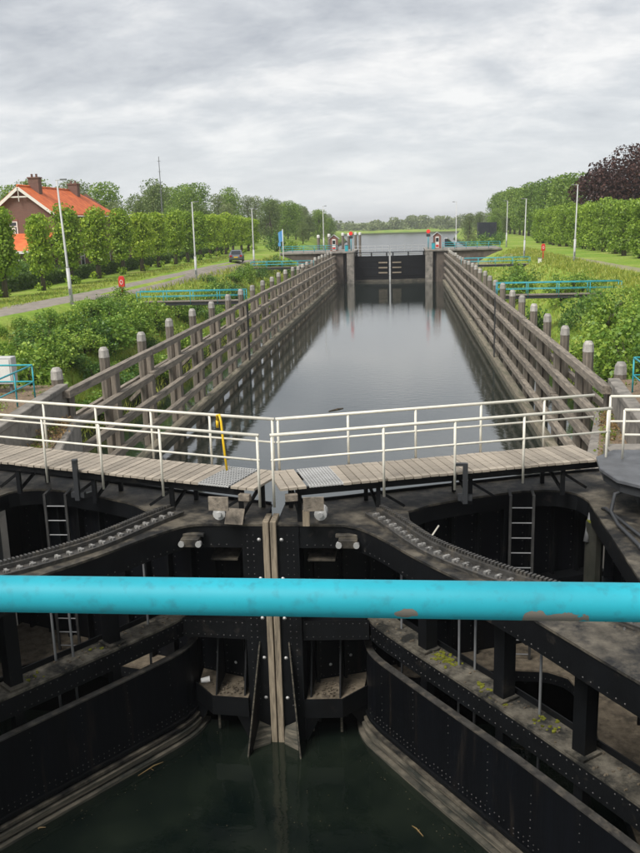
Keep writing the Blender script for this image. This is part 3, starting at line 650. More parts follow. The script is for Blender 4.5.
def rivet_line(m, line, z, pitch, r, out=-1, skip=0.0):
    L_ = resample(line, max(3, int(sum((Vector(line[i + 1]) - Vector(line[i])).length for i in range(len(line) - 1)) / pitch)))
    for i in range(len(L_)):
        if rnd.random() < .08: continue
        a = Vector(L_[max(i - 1, 0)]); b = Vector(L_[min(i + 1, len(L_) - 1)]); d = (b - a).normalized(); n = Vector((-d.y, d.x)) * out
        m.dome((L_[i][0] + n.x * .004, L_[i][1] + n.y * .004, z), r, (n.x, n.y, 0), 5)
def gate(s, label):
    g = thing('lock_gate', (s * 6.2, 2.2, 0), label, 'lock gate', None)
    K = lambda: MB(s)
    # --- top deck, butted plates
    inner = resample([(0.12, .5), (1.4, .6)], 6) + resample([(1.4, .6), (2.0, .5)], 3)[1:] + resample(RT, 36)
    m = K(); m.strip(resample([(0.12, -.15)] + FC, len(inner)), inner, ZT - .04, ZT)
    m.prism([(2.0, .5), (2.48, .60), (2.55, -.5)], ZT - .04, ZT - .001)
    m.build('arm_deck', DUSTY, g, fixn=True)
    m = K(); m.strip(resample(LI, 30), resample(LB, 30), ZT - .04, ZT); m.build('leaf_deck', DUSTY, g, fixn=True)
    m = K(); m.prism([(5.87, 1.3), (5.87, -4.15), (5.7, -6.4), (7.4, -6.4), (7.4, 3.45), (6.9, 3.45)], ZT - .04, ZT); fd = m.build('fan_deck', DUSTY, g)
    m = K(); m.wall(offset(FC, .02), ZT - .46, ZT - .042, .03); m.wall([(.12, -.13), (.53, -.13)], ZT - .46, ZT - .042, .03); m.build('arm_web', STEEL, g, fixn=True)
    m = K(); m.wall(offset(RT, -.02), ZT - .44, ZT - .042, -.03); m.build('rack_web', STEEL, g, fixn=True)
    m = K(); m.wall(offset(LIW, .012), ZT - .34, ZT - .042, .03); m.build('leaf_web', STEEL, g, fixn=True)
    m = K(); m.b2(5.88, 5.91, -4.2, 1.25, ZT - .38, ZT - .042); m.build('fan_web', STEEL, g)
    m = K(); m.wall(offset(LB, -.03), ZT - .3, ZT + .06, -.03); m.build('back_edge', STEEL, g, fixn=True)
    # --- leaf plating facing the chamber, with upright stiffeners
    m = K(); m.beam((SK0.x, SK0.y, 1.5), (SK1.x, SK1.y, 1.5), .03, 5.5); m.build('leaf_skin', STEEL_SKIN, g)
    d = (SK1 - SK0).normalized(); n2 = Vector((d.y, -d.x)); ln = (SK1 - SK0).length
    rv = K()
    st = K()
    for i in range(1, 12):
        p = SK0 + d * (ln * i / 12) + n2 * .09
        st.box((p.x, p.y, 1.75), (.05, .15, 5.0), rz=math.atan2(d.y, d.x))
        for z in np.arange(.95, 4.1, .17):
            for o_ in (-.09, .09):
                q = SK0 + d * (ln * i / 12 + o_) + n2 * .02; rv.dome((q.x, q.y, z), .016, (n2.x, n2.y, 0), 5)
    st.build('stiffeners', STEEL, g, kind='stuff')
    m = K(); p0 = SK0 + n2 * .2; p1 = SK1 + n2 * .2
    m.beam((p0.x, p0.y, 2.36), (p1.x, p1.y, 2.36), .36, .05); m.beam((p0.x + n2.x * .17, p0.y + n2.y * .17, 2.30), (p1.x + n2.x * .17, p1.y + n2.y * .17, 2.30), .03, .18); m.build('leaf_girder', STEEL, g)
    # --- middle level: arched beam carrying silt and moss
    PO = offset(PC, .52)
    m = K(); m.strip(PC, PO, 2.36, 2.40); mb = m.build('middle_beam', DUSTY_MOSS, g, fixn=True)
    m = K(); m.wall(offset(PC, .004), 2.03, 2.358, .03); m.prism([(.53, -.10), (1.75, -.02), (1.75, .01), (.53, -.07)], 2.05, 2.43); m.build('middle_web', STEEL, g, fixn=True)
    m = K(); m.wall(offset(PC, .49), 2.402, 2.50, .025); m.build('middle_upstand', STEEL, g, fixn=True)
    m = K(); m.prism([(.53, -.068), (1.70, .012), (1.62, .5), (.53, .5)], 2.36, 2.40); m.build('tip_girder', STEEL, g)
    r2 = random.Random(5 if s > 0 else 9)
    m = K(); nP = len(PC)
    for k in range(150 if s > 0 else 46):                                  # moss cushions in loose patches
        c = r2.choice((12, 13, 13, 14, 14, 20, 21, 22, 27)) if s > 0 else r2.choice((12, 20, 27, 34)); i = min(nP - 2, c + r2.randint(-1, 1)); t = min(.85, max(.15, r2.gauss(.55, .16)))
        x = lerp(PC[i][0], PO[i][0], t) + r2.uniform(-.08, .08); y = lerp(PC[i][1], PO[i][1], t) + r2.uniform(-.08, .08); a = r2.uniform(.012, .045)
        pts = [(x + a * r2.uniform(.6, 1.2) * math.cos(q * 1.047), y + a * r2.uniform(.6, 1.2) * math.sin(q * 1.047)) for q in range(6)]; m.prism(pts, 2.399, 2.40 + r2.uniform(.006, .020))
    m.build('moss', MOSS, g, kind='stuff')
    m = K()
    for k in range(90):
        i = r2.randrange(2, nP - 2); t = r2.uniform(.1, .85); x = lerp(PC[i][0], PO[i][0], t); y = lerp(PC[i][1], PO[i][1], t); m.box((x, y, 2.408), (r2.uniform(.015, .05), r2.uniform(.01, .03), .02), rz=r2.uniform(0, 3))
    for k in range(60):
        x = lerp(.68, 1.15, r2.random()); y = lerp(.0, .5, r2.random()); x += .35 * (y > .3) * r2.random(); m.box((x, y, .868), (r2.uniform(.02, .07), r2.uniform(.01, .04), .025), rz=r2.uniform(0, 3))
    m.build('litter', SILT, g, kind='stuff')
    # --- uprights between the levels
    for x, y in ((2.80, -1.00), (3.93, -2.53), (4.86, -3.95)):
        m = K(); rz = math.atan2(-1.2, .95); m.box((x, y, 3.14), (.22, .24, 1.47), rz=rz); m.build('upright', STEEL, g)
        m = K(); m.box((x, y, 1.55), (.16, .18, 1.60), rz=rz); m.build('upright', STEEL, g)
        m = K(); m.box((x - .02, y - .02, 2.43), (.34, .36, .03), rz=rz); m.build('foot_plate', DUSTY_MOSS, g)
    for x, y in ((3.3, -1.55), (3.55, -1.7), (4.4, -3.0), (2.35, -.25)):
        m = K(); m.tube([(x, y, .9), (x, y, 3.95)], .022, 6); m.build('tie_rod', GREYM, g, smooth=True)
    # --- low level: floor with a rounded well opening, shelf of silt at the tip
    LL = [(1.9, .95), (2.6, .80), (3.3, .98), (4.0, 1.15), (4.7, 1.15), (5.2, 1.12), (5.55, .88), (5.7, .3)]
    L2 = [(1.9, 1.12), (2.6, 1.40), (3.3, 1.68), (4.0, 1.95), (4.7, 2.22), (5.4, 2.50), (6.3, 2.84), (6.55, 2.0)]
    m = K(); m.strip(LL, L2, .84, .88); m.prism([(5.7, .3), (5.7, -4.6), (6.58, -4.6), (6.55, 2.0)], .84, .879); m.build('low_floor', SILT, g, fixn=True)
    m = K(); m.wall(offset(resample(LL, 20), .01), .62, .838, .03); m.b2(5.71, 5.74, -4.5, .28, .62, .838); m.build('floor_web', STEEL, g, fixn=True)
    sh = [(.56, -.18), (1.22, -.12), (1.62, .35), (1.66, .98), (.56, .58)]
    m = K(); m.prism(sh, .80, .85); m.build('shelf', SILT, g)
    m = K(); m.wall([(.53, -.20), (1.23, -.14), (1.66, .36)], .52, .90, -.03); m.build('shelf_lip', STEEL, g, fixn=True)
    for x0 in (.62, 1.17):
        m = K(); m.add([(x0, -.05, .852), (x0, .75, .852), (x0, .75, 2.35), (x0, .55, 2.35), (x0 + .03, -.05, .852), (x0 + .03, .75, .852), (x0 + .03, .75, 2.35), (x0 + .03, .55, 2.35)], [(0, 1, 2, 3), (7, 6, 5, 4), (0, 4, 5, 1), (1, 5, 6, 2), (2, 6, 7, 3), (3, 7, 4, 0)]); m.build('gusset', STEEL, g)
        m = K(); m.b2(x0, x0 + .04, .1, .14, .05, .79); m.build('hanger', TIDE, g)
    for a, b, c in (((.53, -.12, .50), (.53, -.12, -.1), (.80, -.12, .50)), ((1.68, .34, .55), (1.68, .34, -.1), (1.35, .05, .55))):
        m = K(); m.add([a, b, c, (a[0], a[1] + .04, a[2]), (b[0], b[1] + .04, b[2]), (c[0], c[1] + .04, c[2])], [(0, 1, 2), (5, 4, 3), (0, 3, 4, 1), (1, 4, 5, 2), (2, 5, 3, 0)]); m.build('corner_bracket', STEEL, g, fixn=True)
    # --- mitre post
    m = K(); m.b2(.125, .52, -.165, -.135, .5, ZT - .05); m.b2(.49, .52, -.135, .48, .5, ZT - .05); m.b2(.125, .52, -.135, .46, -.5, .5); m.build('mitre_column', STEEL, g)
    m = K(); m.b2(.012, .122, -.23, .26, -.7, ZT + .07); m.build('mitre_timber', MITRE, g, bevel=.008)
    m = K(); m.add([(.26, -.168, 2.05), (.40, -.168, -.5), (.50, -.80, -.5), (.48, -.74, -.05), (.285, -.168, 2.05), (.43, -.168, -.5), (.53, -.80, -.5), (.51, -.74, -.05)], [(0, 1, 2, 3), (7, 6, 5, 4), (0, 4, 5, 1), (1, 5, 6, 2), (2, 6, 7, 3), (3, 7, 4, 0)])
    fin = m.build('fin_plate', STEEL, g, fixn=True)
    m = K(); m.add([(.13, -.17, .30), (.37, -.17, .42), (.44, -.50, .02), (.13, -.28, .02), (.13, -.16, -.4), (.40, -.16, -.4), (.45, -.56, -.4), (.13, -.30, -.4)], [(0, 1, 2, 3), (3, 2, 6, 7), (4, 5, 1, 0), (0, 3, 7, 4), (1, 5, 6, 2), (7, 6, 5, 4)]); m.build('toe_timber', TIDE, g, fixn=True)
    m = K(); m.tube([(.272, -.18, 2.05), (.495, -.75, -.05), (.515, -.81, -.5)], .014, 5); m.build('fin_edge', TIDE, g)
    # --- curved solid plate down to the water, with its mouldings
    m = K(); m.wall(PC, -.7, 1.72, .03); m.build('curved_plate', STEEL_SKIN, g, smooth=False, fixn=True)
    m = K(); m.strip(offset(PC, -.03), offset(PC, .10), 1.722, 1.75); m.build('plate_rim', RACKM, g, fixn=True)
    for z0, z1, o_, mt in ((.36, .41, .05, STEEL), (.24, .29, .09, DUSTY), (.10, .19, .13, TIDE), (-.5, .05, .20, TIDE)):
        m = K(); m.strip(offset(PC, -o_), offset(PC, -.004), z0, z1); m.build('moulding', mt, g, fixn=True)
    for z in (.47, .56, .335): rivet_line(rv, PC[2:], z, .105, .014, -1)
    LPc = resample(PC, 9)
    for i in range(1, 9):
        a = Vector(LPc[max(i - 1, 0)]); b = Vector(LPc[min(i + 1, 8)]); dd = (b - a).normalized(); nn = Vector((dd.y, -dd.x))
        rivet_row(rv, (LPc[i][0] + nn.x * .004, LPc[i][1] + nn.y * .004, .66), (LPc[i][0] + nn.x * .004, LPc[i][1] + nn.y * .004, 1.62), .125, .012, (nn.x, nn.y, 0))
    for z in (2.1, 2.31): rivet_line(rv, offset(PC, .004)[1:], z, .12, .014, -1)
    rivet_line(rv, offset(FC, .02), ZT - .40, .14, .014, -1)
    rivet_line(rv, [(x, y - .01) for x, y in ((.16, -.13), (.5, -.13))], ZT - .12, .11, .014, -1)
    for x0 in (.31, .42):
        rivet_row(rv, (x0, -.168, .75), (x0, -.168, ZT - .2), .125, .013, (0, -1, 0))
    rivet_row(rv, (.6, -.10, 2.38), (1.7, -.03, 2.38), .12, .014, (0, -1, 0)); rivet_row(rv, (.6, -.10, 2.12), (1.7, -.03, 2.12), .12, .014, (0, -1, 0))
    rivet_line(rv, offset(resample(LL, 20), -.005), .72, .10, .013, -1)
    rivet_row(rv, (.60, .56, .93), (1.62, .92, .93), .075, .013, (.3, -1, 0))
    for z in np.arange(1.1, 4.2, .28):
        for x0 in (6.55,): pass
    for ax in (4.55, 4.75, 4.95, 5.15): rivet_row(rv, (ax, -3.55 - (ax - 4.55) * .9, ZT + .002), (ax + .32, -3.75 - (ax - 4.55) * .9, ZT + .002), .12, .02, (0, 0, 1))
    rv.build('rivets', RIVET, g, kind='stuff')
    bo = K()
    for z in (.9, 1.72, 2.52, 3.30, 4.05): bo.dome((.205, -.168, z), .036, (0, -1, 0), 8)
    for x0, z in ((.72, 1.02), (1.0, 1.12), (1.42, 1.25), (.75, 2.0), (1.05, 2.0), (1.45, 2.05)):
        q = SK0 + d * (x0 - .15) + n2 * .02; bo.dome((q.x, q.y, z), .032, (n2.x, n2.y, 0), 8)
    bo.build('bolts', BOLT, g, kind='stuff')
    # --- toothed rack on the arm
    RB = offset(RT, -.36); R2 = offset(RT, -.13)
    m = K(); m.strip(RT, RB, ZT + .002, ZT + .055); m.strip(offset(RT, -.34), offset(RT, -.375), ZT + .057, ZT + .075); rk = m.build('rack', RACKM, g, fixn=True)
    m = K(); m.strip(RT, R2, ZT + .057, ZT + .13)
    tl = resample(offset(RT, -.04), 92)
    for i in range(1, 91):
        a = Vector(tl[i - 1]); b = Vector(tl[i + 1]); m.box((tl[i][0], tl[i][1], ZT + .155), (.036, .085, .05), rz=math.atan2((b - a).y, (b - a).x))
    m.build('rack_teeth', RACKM, rk, fixn=True, kind='stuff')
    m = K(); bl = resample(offset(RT, -.24), 30)
    for i in range(1, 29):
        a = Vector(bl[i - 1]); b = Vector(bl[i + 1]); rz = math.atan2((b - a).y, (b - a).x)
        m.box((bl[i][0], bl[i][1], ZT + .075), (.05, .13, .04), rz=rz); m.dome((bl[i][0], bl[i][1], ZT + .095), .028, (0, 0, 1), 6); m.box((bl[i][0], bl[i][1], ZT + .07), (.10, .035, .03), rz=rz)
    m.build('rack_clamps', CLAMP, rk, kind='stuff')
    # --- fan leaf along the wall, heel
    m = K(); m.b2(6.6, 6.63, -6.4, 2.9, -1.2, 4.28)
    for y in np.arange(-6, 2.3, .75): m.b2(6.45, 6.6, float(y), float(y) + .05, -1.0, 4.25)
    m.b2(6.25, 6.6, -6.4, 2.3, 2.34, 2.39); m.build('fan_skin', STEEL_SKIN, g)
    m = K(); m.b2(5.72, 6.6, -6.4, -6.37, -1.0, 4.28); m.build('fan_end', STEEL_SKIN, g)
    m = K(); m.tube([(5.98, 1.12, -.5), (5.98, 1.12, 3.98)], .17, 10); m.build('heel_pile', WETTIMBER, g, smooth=False)
    m = K(); m.tube([(5.98, 1.12, 3.981), (5.98, 1.12, 4.01)], .15, 9); m.build('pile_moss', MOSS, g)
    m = K(); m.tube([(5.82, 1.05, 3.6), (5.93, 1.2, 4.12)], .06, 8); m.build('bent_pipe', GREYM, g, smooth=True)
    m = K(); m.tube([(6.10, 1.25, 3.8), (6.06, 1.22, 4.15)], .05, 8); m.build('bent_pipe', GREYM, g, smooth=True)
    # --- ladder hung in the well
    lx0, lx1, lyy = 4.46, 4.90, 1.55
    for x0 in (lx0, lx1):
        m = K(); m.beam((x0, lyy, 4.36), (x0, lyy, .9), .05, .05); m.beam((x0, lyy - .02, 4.33), (x0, lyy + .32, 4.38), .05, .04); m.build('ladder_rail', LADDER, g)
    for z in np.arange(1.0, 4.2, .31):
        m = K(); m.tube([(lx0, lyy, float(z)), (lx1, lyy, float(z))], .014, 6); m.build('rung', GREYM, g)
    m = K(); m.tube([(3.05, .78, 4.0), (2.75, .3, 3.72), (2.73, .29, 3.68)], .018, 6); m.build('hanging_rod', CREAM, g, smooth=True)
    # pulley bracket under the front edge of the arm
    m = K(); m.box((1.42, -.30, 4.06), (.34, .22, .16)); m.box((1.42, -.22, 4.16), (.46, .10, .06)); m.build('pulley_bracket', DUSTY, g, bevel=.01)
    for x0 in (1.26, 1.57):
        m = K(); m.tube([(x0, -.45, 4.05), (x0, -.36, 4.05)], .055, 10); m.build('bolt', BOLT, g)
    for k, (x0, ln_) in enumerate(((.9, .5),)):
        m = K(); m.box((x0, .25, 3.62), (ln_, .5, .03), rx=.1); m.build('stop_plate', DUSTY, g)
    # upright hook post on the deck
    m = K(); px_, py_ = W0.x + WU.x * (3.50 if s > 0 else 3.92) - WN.x * .66, W0.y + WU.y * (3.50 if s > 0 else 3.92) - WN.y * .66
    m.b2(px_ - .045, px_ + .045, py_ - .045, py_ + .045, 4.45, 5.22); m.beam((px_, py_, 4.5), (px_ - .05, py_ + .75, ZT + .03), .10, .08); m.box((px_, py_ + .05, 4.55), (.26, .12, .10))
    if s > 0: m.box((px_ - .10, py_, 5.20), (.22, .08, .05))
    else: m.tube([(px_, py_, 5.22), (px_, py_, 5.27)], .065, 8)
    m.build('hook_post', DARKG, g)
    # --- walkway on the leaf
    def W(t, o_, z): p = W0 + WU * t + WN * o_; return (p.x, p.y, z)
    rz = math.atan2(WU.y, WU.x)
    m = K()
    for o_ in (-.46, .46): m.beam(W(.35, o_, 4.925), W(6.42 if s > 0 else 7.45, o_, 4.925), .09, .14)
    wk = m.build('walkway', STEEL, g)
    pl = MB().box((0, 0, 0), (.148, 1.18, .042)).mesh('plank'); pl.materials.append(PLANK)
    t = .12; k = 0
    while t < (6.42 if s > 0 else 7.4):
        if not (.56 < t < 1.26):
            x, y, z = W(t, r2.uniform(-.012, .012), 5.018 + r2.uniform(-.004, .004)); place('plank', pl, None, wk, (x * s, y, z), (0, 0, s * (rz + r2.uniform(-.008, .008))))
        t += .166; k += 1
    m = K()
    for i in range(13): m.beam(W(.60 + i * .055, -.58, 5.02), W(.60 + i * .055, .58, 5.02), .012, .035)
    for i in range(12): m.beam(W(.58, -.57 + i * .104, 5.022), W(1.28, -.57 + i * .104, 5.022), .010, .03)
    m.build('grating', GALV, wk)
    for t in (.42, 1.9, 3.7, 5.6):
        m = K()
        for o_ in (-.42, .42): m.beam(W(t, o_, ZT + .004), W(t, o_, 4.853), .08, .08, (0, 1, 0))
        m.beam(W(t, -.42, ZT + .08), W(t, .42, 4.84), .05, .05)
        m.beam(W(t, -.42, 4.84 - .06), W(t + .5, -.42, ZT + .1), .05, .05)
        m.build('trestle', STEEL, wk)
    m = K(); m.box((.84, -.48, 4.83), (.36, .04, .25), rz=.10); m.build('apron_board', TIMBER, g)
    m = K(); m.box((.42, -.20, 4.86), (.22, .10, .13), rz=.25); m.build('end_block', TIMBER, g, bevel=.01)
    m = K(); m.tube([(.92, -.13, 4.52), (.92, .14, 4.52)], .115, 14); m.tube([(.92, -.19, 4.52), (.92, -.13, 4.52)], .05, 10); m.build('roller', GALV, g)
    if s > 0:
        m = K(); m.box((.68, -.26, 4.50), (.12, .10, .28)); m.build('roller_block', MITRE, g)
    else:
        m = K(); m.box((.62, -.20, 4.50), (.34, .02, .30), rx=-.6, rz=.15); m.build('tilted_plate', TIMBER, g)
    # handrails
    for o_, lo in ((-.62, 4.72), (.62, 5.0)):
        a0 = .22 if o_ > 0 else -.10
        te = 6.45 if o_ < 0 and s > 0 else 6.8 if s > 0 else 7.5
        m = K(); m.tube([W(a0, o_, 6.03), W(te, o_, 6.03)], .030, 8); hr = m.build('handrail', CREAM, g, smooth=True)
        m = K(); m.tube([W(a0, o_, 5.58), W(te, o_, 5.58)], .021, 8); m.build('mid_rail', CREAM, hr, smooth=True)
        ts = [.26 if o_ > 0 else -.07] + [(1.62 if o_ > 0 else 1.95) + 1.36 * i for i in range(4)]
        if o_ < 0: ts[-1] = 6.38
        for t in ts:
            m = K(); m.tube([W(t, o_, lo), W(t, o_, 6.03)], .024, 8); m.build('rail_post', CREAM, hr, smooth=True)
    return g
gate(1, 'black riveted fan gate leaf below the walkway whose front handrail has nothing hung on it')
gate(-1, 'black riveted fan gate leaf below the walkway whose handrail carries the yellow hook')

# things lying on or hung from the gates
t_ = thing('boat_hook', (-.93, .72, 5.03), 'bent yellow hook hung over the cream walkway handrail', 'hook')
m = MB(); m.tube([(-1.16, 1.24, 5.95), (-1.16, 1.22, 6.05), (-1.10, 1.16, 6.075), (-1.06, 1.10, 5.95), (-1.02, 1.02, 5.55), (-.96, .96, 4.95)], .023, 8); m.build('shaft', YELLOW, t_, smooth=True)
m = MB(); m.tube([(-1.17, 1.26, 5.80), (-1.165, 1.25, 5.95)], .028, 8); m.build('tip', YELLOW, t_, smooth=True)
t_ = thing('litter_cup', (-1.50, .42, .855), 'white paper cup lying on the silted shelf of the gate', 'cup')
m = MB(); m.tube([(-1.58, .40, .90), (-1.42, .45, .905)], 1, 10, radii=[.045, .065], caps=False); m.build('cup', PAPER, t_)
m = MB(); m.tube([(-1.585, .398, .90), (-1.575, .402, .90)], .044, 10); m.build('cup_base', PAPER, t_)
# ------------------------------------------------------------------ masonry of the near lock head, one wall on each side
def lock_wall(s, label):
    t = thing('lock_wall', (s * 9, 6, 0), label, 'wall')
    inner = [(6.98, 3.5), (6.95, 7.0), (8.42, 12.9)]; outer = [(8.05, 3.5), (8.2, 6.5), (8.8, 12.9)]
    m = MB(s); m.prism(inner + [(8.8, 12.9), (8.2, 6.5), (8.05, 3.5)], -2.6, 3.52); m.build('lower_wall', CONC, t, bevel=.03)
    m = MB(s); m.prism([(7.3, 4.0), (7.25, 7.0), (8.52, 12.6), (8.76, 12.6), (8.19, 6.5), (8.04, 4.0)], 3.50, 3.56); m.build('gravel_ledge', GRAVEL, t)
    m = MB(s); m.prism(outer + [(12.9, 12.9), (12.9, -9), (8.05, -9)], -2.6, 4.42); m.build('upper_wall', CONC, t)
    m = MB(s); m.prism([(8.0, 3.5), (8.15, 6.5), (8.76, 12.95), (9.12, 12.95), (8.52, 6.5), (8.4, 3.5)], 4.424, 4.60); m.build('coping', CONC, t, bevel=.02)
    m = MB(s); m.prism([(8.4, 3.5), (8.52, 6.5), (9.12, 12.95), (12.95, 12.95), (12.95, -9), (8.4, -9)], 4.424, 4.55); m.build('gravel_platform', GRAVEL, t)
    m = MB(s); m.prism([(7.5, 3.5), (8.04, 3.5), (8.04, -9), (7.5, -9)], -2.6, -.4); m.build('recess_sill', CONC, t)
    m = MB(s); m.b2(6.99, 7.24, 3.52, 6.9, 3.521, 3.66); m.build('kerb_stone', CONC, t, bevel=.02)
    return t
lock_wall(1, 'stained concrete lock wall with weedy ledge beside the grey machine cover')
lock_wall(-1, 'stained concrete lock wall with weedy ledge beside the grey control cabinet')
def weeds(s):
    g = np.random.default_rng(900 + s); P = []
    for k in range(46):
        y = g.uniform(4.4, 12.4); f = g.random(); x0 = float(np.interp(y, [4, 7, 12.6], [7.3, 7.3, 8.5])); x1 = float(np.interp(y, [4, 6.5, 12.6], [8.0, 8.15, 8.7])); x = lerp(x0, x1, f); n = 26
        h = g.uniform(.08, .34); P.append(np.array([x, y, 3.55]) + np.stack([g.normal(size=n) * .10, g.normal(size=n) * .12, g.random(n) * h], 1))
    for k in range(60):
        y = g.uniform(-1, 12.6); x = g.uniform(9.0, 12.6); n = 22; h = g.uniform(.05, .25); P.append(np.array([x, y, 4.55]) + np.stack([g.normal(size=n) * .14, g.normal(size=n) * .14, g.random(n) * h], 1))
    P = np.concatenate(P); P[:, 0] *= s; half = len(P) // 3
    for nm, Q, mt, lb in (('weeds', P[half:], WEED, 'fresh green weeds sprouting on the lock wall beside the '), ('withered_weeds', P[:half], DRYG, 'withered brown weeds on the lock wall beside the ')):
        o = bpy.data.objects.new(nm, leaf_mesh(nm, Q, .075, g, mt, None, 0)); COL.objects.link(o); tag(o, lb + ('machine cover' if s > 0 else 'control cabinet'), 'weeds', kind='stuff')
weeds(1); weeds(-1)

# ------------------------------------------------------------------ timber fenders along both sides of the chamber
PY = [13.1 + 4.85 * i for i in range(24)]
def fender(s, label):
    t = thing('timber_fender', (s * 8.9, 70, 0), label, 'fender'); r_ = random.Random(30 + s)
    pm = MB().tube([(0, 0, -1.5), (0, 0, 4.78)], .20, 8).mesh('pile'); pm.materials.append(TIMBER_V)
    cm = MB().tube([(0, 0, 4.781), (0, 0, 5.06), (0, 0, 5.17)], 1, 8, radii=[.207, .185, .12]).mesh('pile_cap'); cm.materials.append(CAPM)
    fm = MB().box((0, 0, 1.45), (.20, .50, 5.4)).mesh('front_post'); fm.materials.append(TIMBER_V)
    wm = MB().box((0, 0, 0), (.27, 9.66, .25)).mesh('wale'); wm.materials.append(TIMBER)
    bm_ = MB().box((0, 0, 0), (.42, 9.66, .30)).mesh('wale'); bm_.materials.append(SILLT)
    km = MB().box((0, 0, 0), (.18, 9.66, .22)).mesh('back_wale'); km.materials.append(TIMBER)
    sm = MB().beam((0, 0, 0), (2.6 * s, 1.2, -2.3), .18, .18).mesh('strut'); sm.materials.append(TIMBER_V)
    bo = MB()
    for i, y in enumerate(PY):
        yy = y + r_.uniform(-.05, .05); p = place('pile', pm, None, t, (s * 9.14, yy, r_.uniform(-.10, .06)), (r_.uniform(-.016, .016), r_.uniform(-.014, .014), r_.uniform(0, .7)))
        c = bpy.data.objects.new('pile_cap', cm); COL.objects.link(c); c.parent = p
        place('front_post', fm, None, t, (s * 8.835, yy + .02, 0), (0, 0, 0), (1, 1, 1))
        if i % 2 == 1: place('strut', sm, None, t, (s * 9.3, yy + .3, 3.1))
        for z in (4.3, 3.25, 2.2, 1.15): bo.dome((s * 8.502, yy + .02, z + .02), .035, (-s, 0, 0), 6)
    for k in range(12):
        y0 = 12.4 + 9.7 * k + 4.83
        if y0 + 4.9 > 128.8: y0 = 128.7 - 4.85
        for z in (4.30, 3.25, 2.20, 1.15): place('wale', wm, None, t, (s * (8.615 + r_.uniform(-.012, .012)), y0, z + r_.uniform(-.035, .035)), (r_.uniform(-.004, .004), r_.uniform(-.06, .06), r_.uniform(-.002, .002)))
        place('wale', bm_, None, t, (s * 8.53, y0, .16), (0, 0, 0))
        place('back_wale', km, None, t, (s * 9.42, y0, 3.02), (0, 0, 0))
    bo.build('bolt_heads', DARKG, t, kind='stuff')
    # steel ladder let into the fender
    ly_ = 45.6
    for dy in (-.2, .2):
        m = MB(); m.b2(s * 8.44, s * 8.50, ly_ + dy - .03, ly_ + dy + .03, -.4, 4.35); m.build('ladder_rail', LADDER, t)
    for z in np.arange(0, 4.6, .32):
        m = MB(); m.tube([(s * 8.47, ly_ - .2, float(z)), (s * 8.47, ly_ + .2, float(z))], .018, 6); m.build('rung', LADDER, t)
    return t
fender(1, 'weathered timber fender with white-capped piles on the footpath side of the chamber')
fender(-1, 'weathered timber fender with white-capped piles on the brick house side of the chamber')

# ------------------------------------------------------------------ teal railed catwalks from the banks to the fenders
def catwalk(s, y, x0, x1, zd, zr, label):
    t = thing('catwalk', (s * x0, y, zd), label, 'catwalk', None)
    m = MB(s)
    for dy in (-.38, .38): m.b2(x0, x1, y + dy - .06, y + dy + .06, zd - .28, zd - .05)
    m.build('deck_beam', DARKG, t)
    dk = MB().box((0, 0, 0), (.19, 1.0, .045)).mesh('deck_board')
    dk.materials.append(TIMBER); n = int((x1 - x0) / .205)
    for i in range(n): place('deck_board', dk, None, t, (s * (x0 + .1 + i * .205), y, zd - .022))
    for dy in (-.46, .46):
        m = MB(s); m.tube([(x0 - .3, y + dy, zr), (x1, y + dy, zr)], .032, 7); r_ = m.build('handrail', TEAL, t, smooth=True)
        m = MB(s); m.tube([(x0 - .3, y + dy, zd + (zr - zd) * .48), (x1, y + dy, zd + (zr - zd) * .48)], .024, 7); m.build('mid_rail', TEAL, r_, smooth=True)
        for k in range(5):
            x = lerp(x0 - .28, x1, k / 4); m = MB(s); m.tube([(x, y + dy, zd - .2), (x, y + dy, zr)], .026, 6); m.build('rail_post', TEAL, r_, smooth=True)
    m = MB(s); m.b2(x1 - .6, x1 - .2, y - .5, y + .5, zd - 1.6, zd - .281); m.build('footing', CONC, t)
catwalk(-1, 48.4, 9.35, 17.0, 4.30, 5.02, 'teal-railed catwalk to the fender, between two lamp posts on the brick house bank')
catwalk(1, 50.6, 9.35, 17.8, 4.10, 4.95, 'teal-railed catwalk to the fender over the shrubs of the footpath bank')
catwalk(-1, 97, 9.35, 17.0, 4.25, 4.95, 'teal-railed catwalk to the fender opposite the parked car')
catwalk(1, 92, 9.35, 17.0, 4.25, 5.0, 'teal-railed catwalk to the fender near the footpath lifebuoy post')

def rails(t, path, z0, h, mt, r1=.028, mids=(.5,), posts=None, spread=1.4):
    pts = [Vector((x, y, z0)) for x, y in path]
    m = MB(); m.tube([p + Vector((0, 0, h)) for p in pts], r1, 8); hr = m.build('handrail', mt, t, smooth=True)
    for f in mids: m = MB(); m.tube([p + Vector((0, 0, h * f)) for p in pts], r1 * .8, 8); m.build('mid_rail', mt, hr, smooth=True)
    L_ = []
    for a, b in zip(pts[:-1], pts[1:]):
        n = max(1, round((b - a).length / spread)); L_ += [a.lerp(b, i / n) for i in range(n)]
    L_.append(pts[-1])
    for p in L_: m = MB(); m.tube([p, p + Vector((0, 0, h))], r1 * .85, 7); m.build('rail_post', mt, hr, smooth=True)
t = thing('platform_railing', (8.95, 10.8, 4.55), 'teal platform railing with its corner beside the first white-capped pile and the machine cover', 'railing'); rails(t, [(12.4, 10.9), (8.98, 10.8), (8.75, 5.2)], 4.55, 1.02, TEAL)
t = thing('platform_railing', (-8.95, 10.8, 4.55), 'teal platform railing with its corner beside the grey control cabinet', 'railing'); rails(t, [(-12.4, 10.9), (-8.98, 10.8), (-8.75, 5.2)], 4.55, 1.02, TEAL)
t = thing('walkway_railing', (6.6, 2.75, 4.9), 'cream railing behind the grey machine cover at the walkway end', 'railing'); rails(t, [(6.55, 2.85), (10.5, 2.75)], 5.0, 1.03, CREAM, spread=1.9)
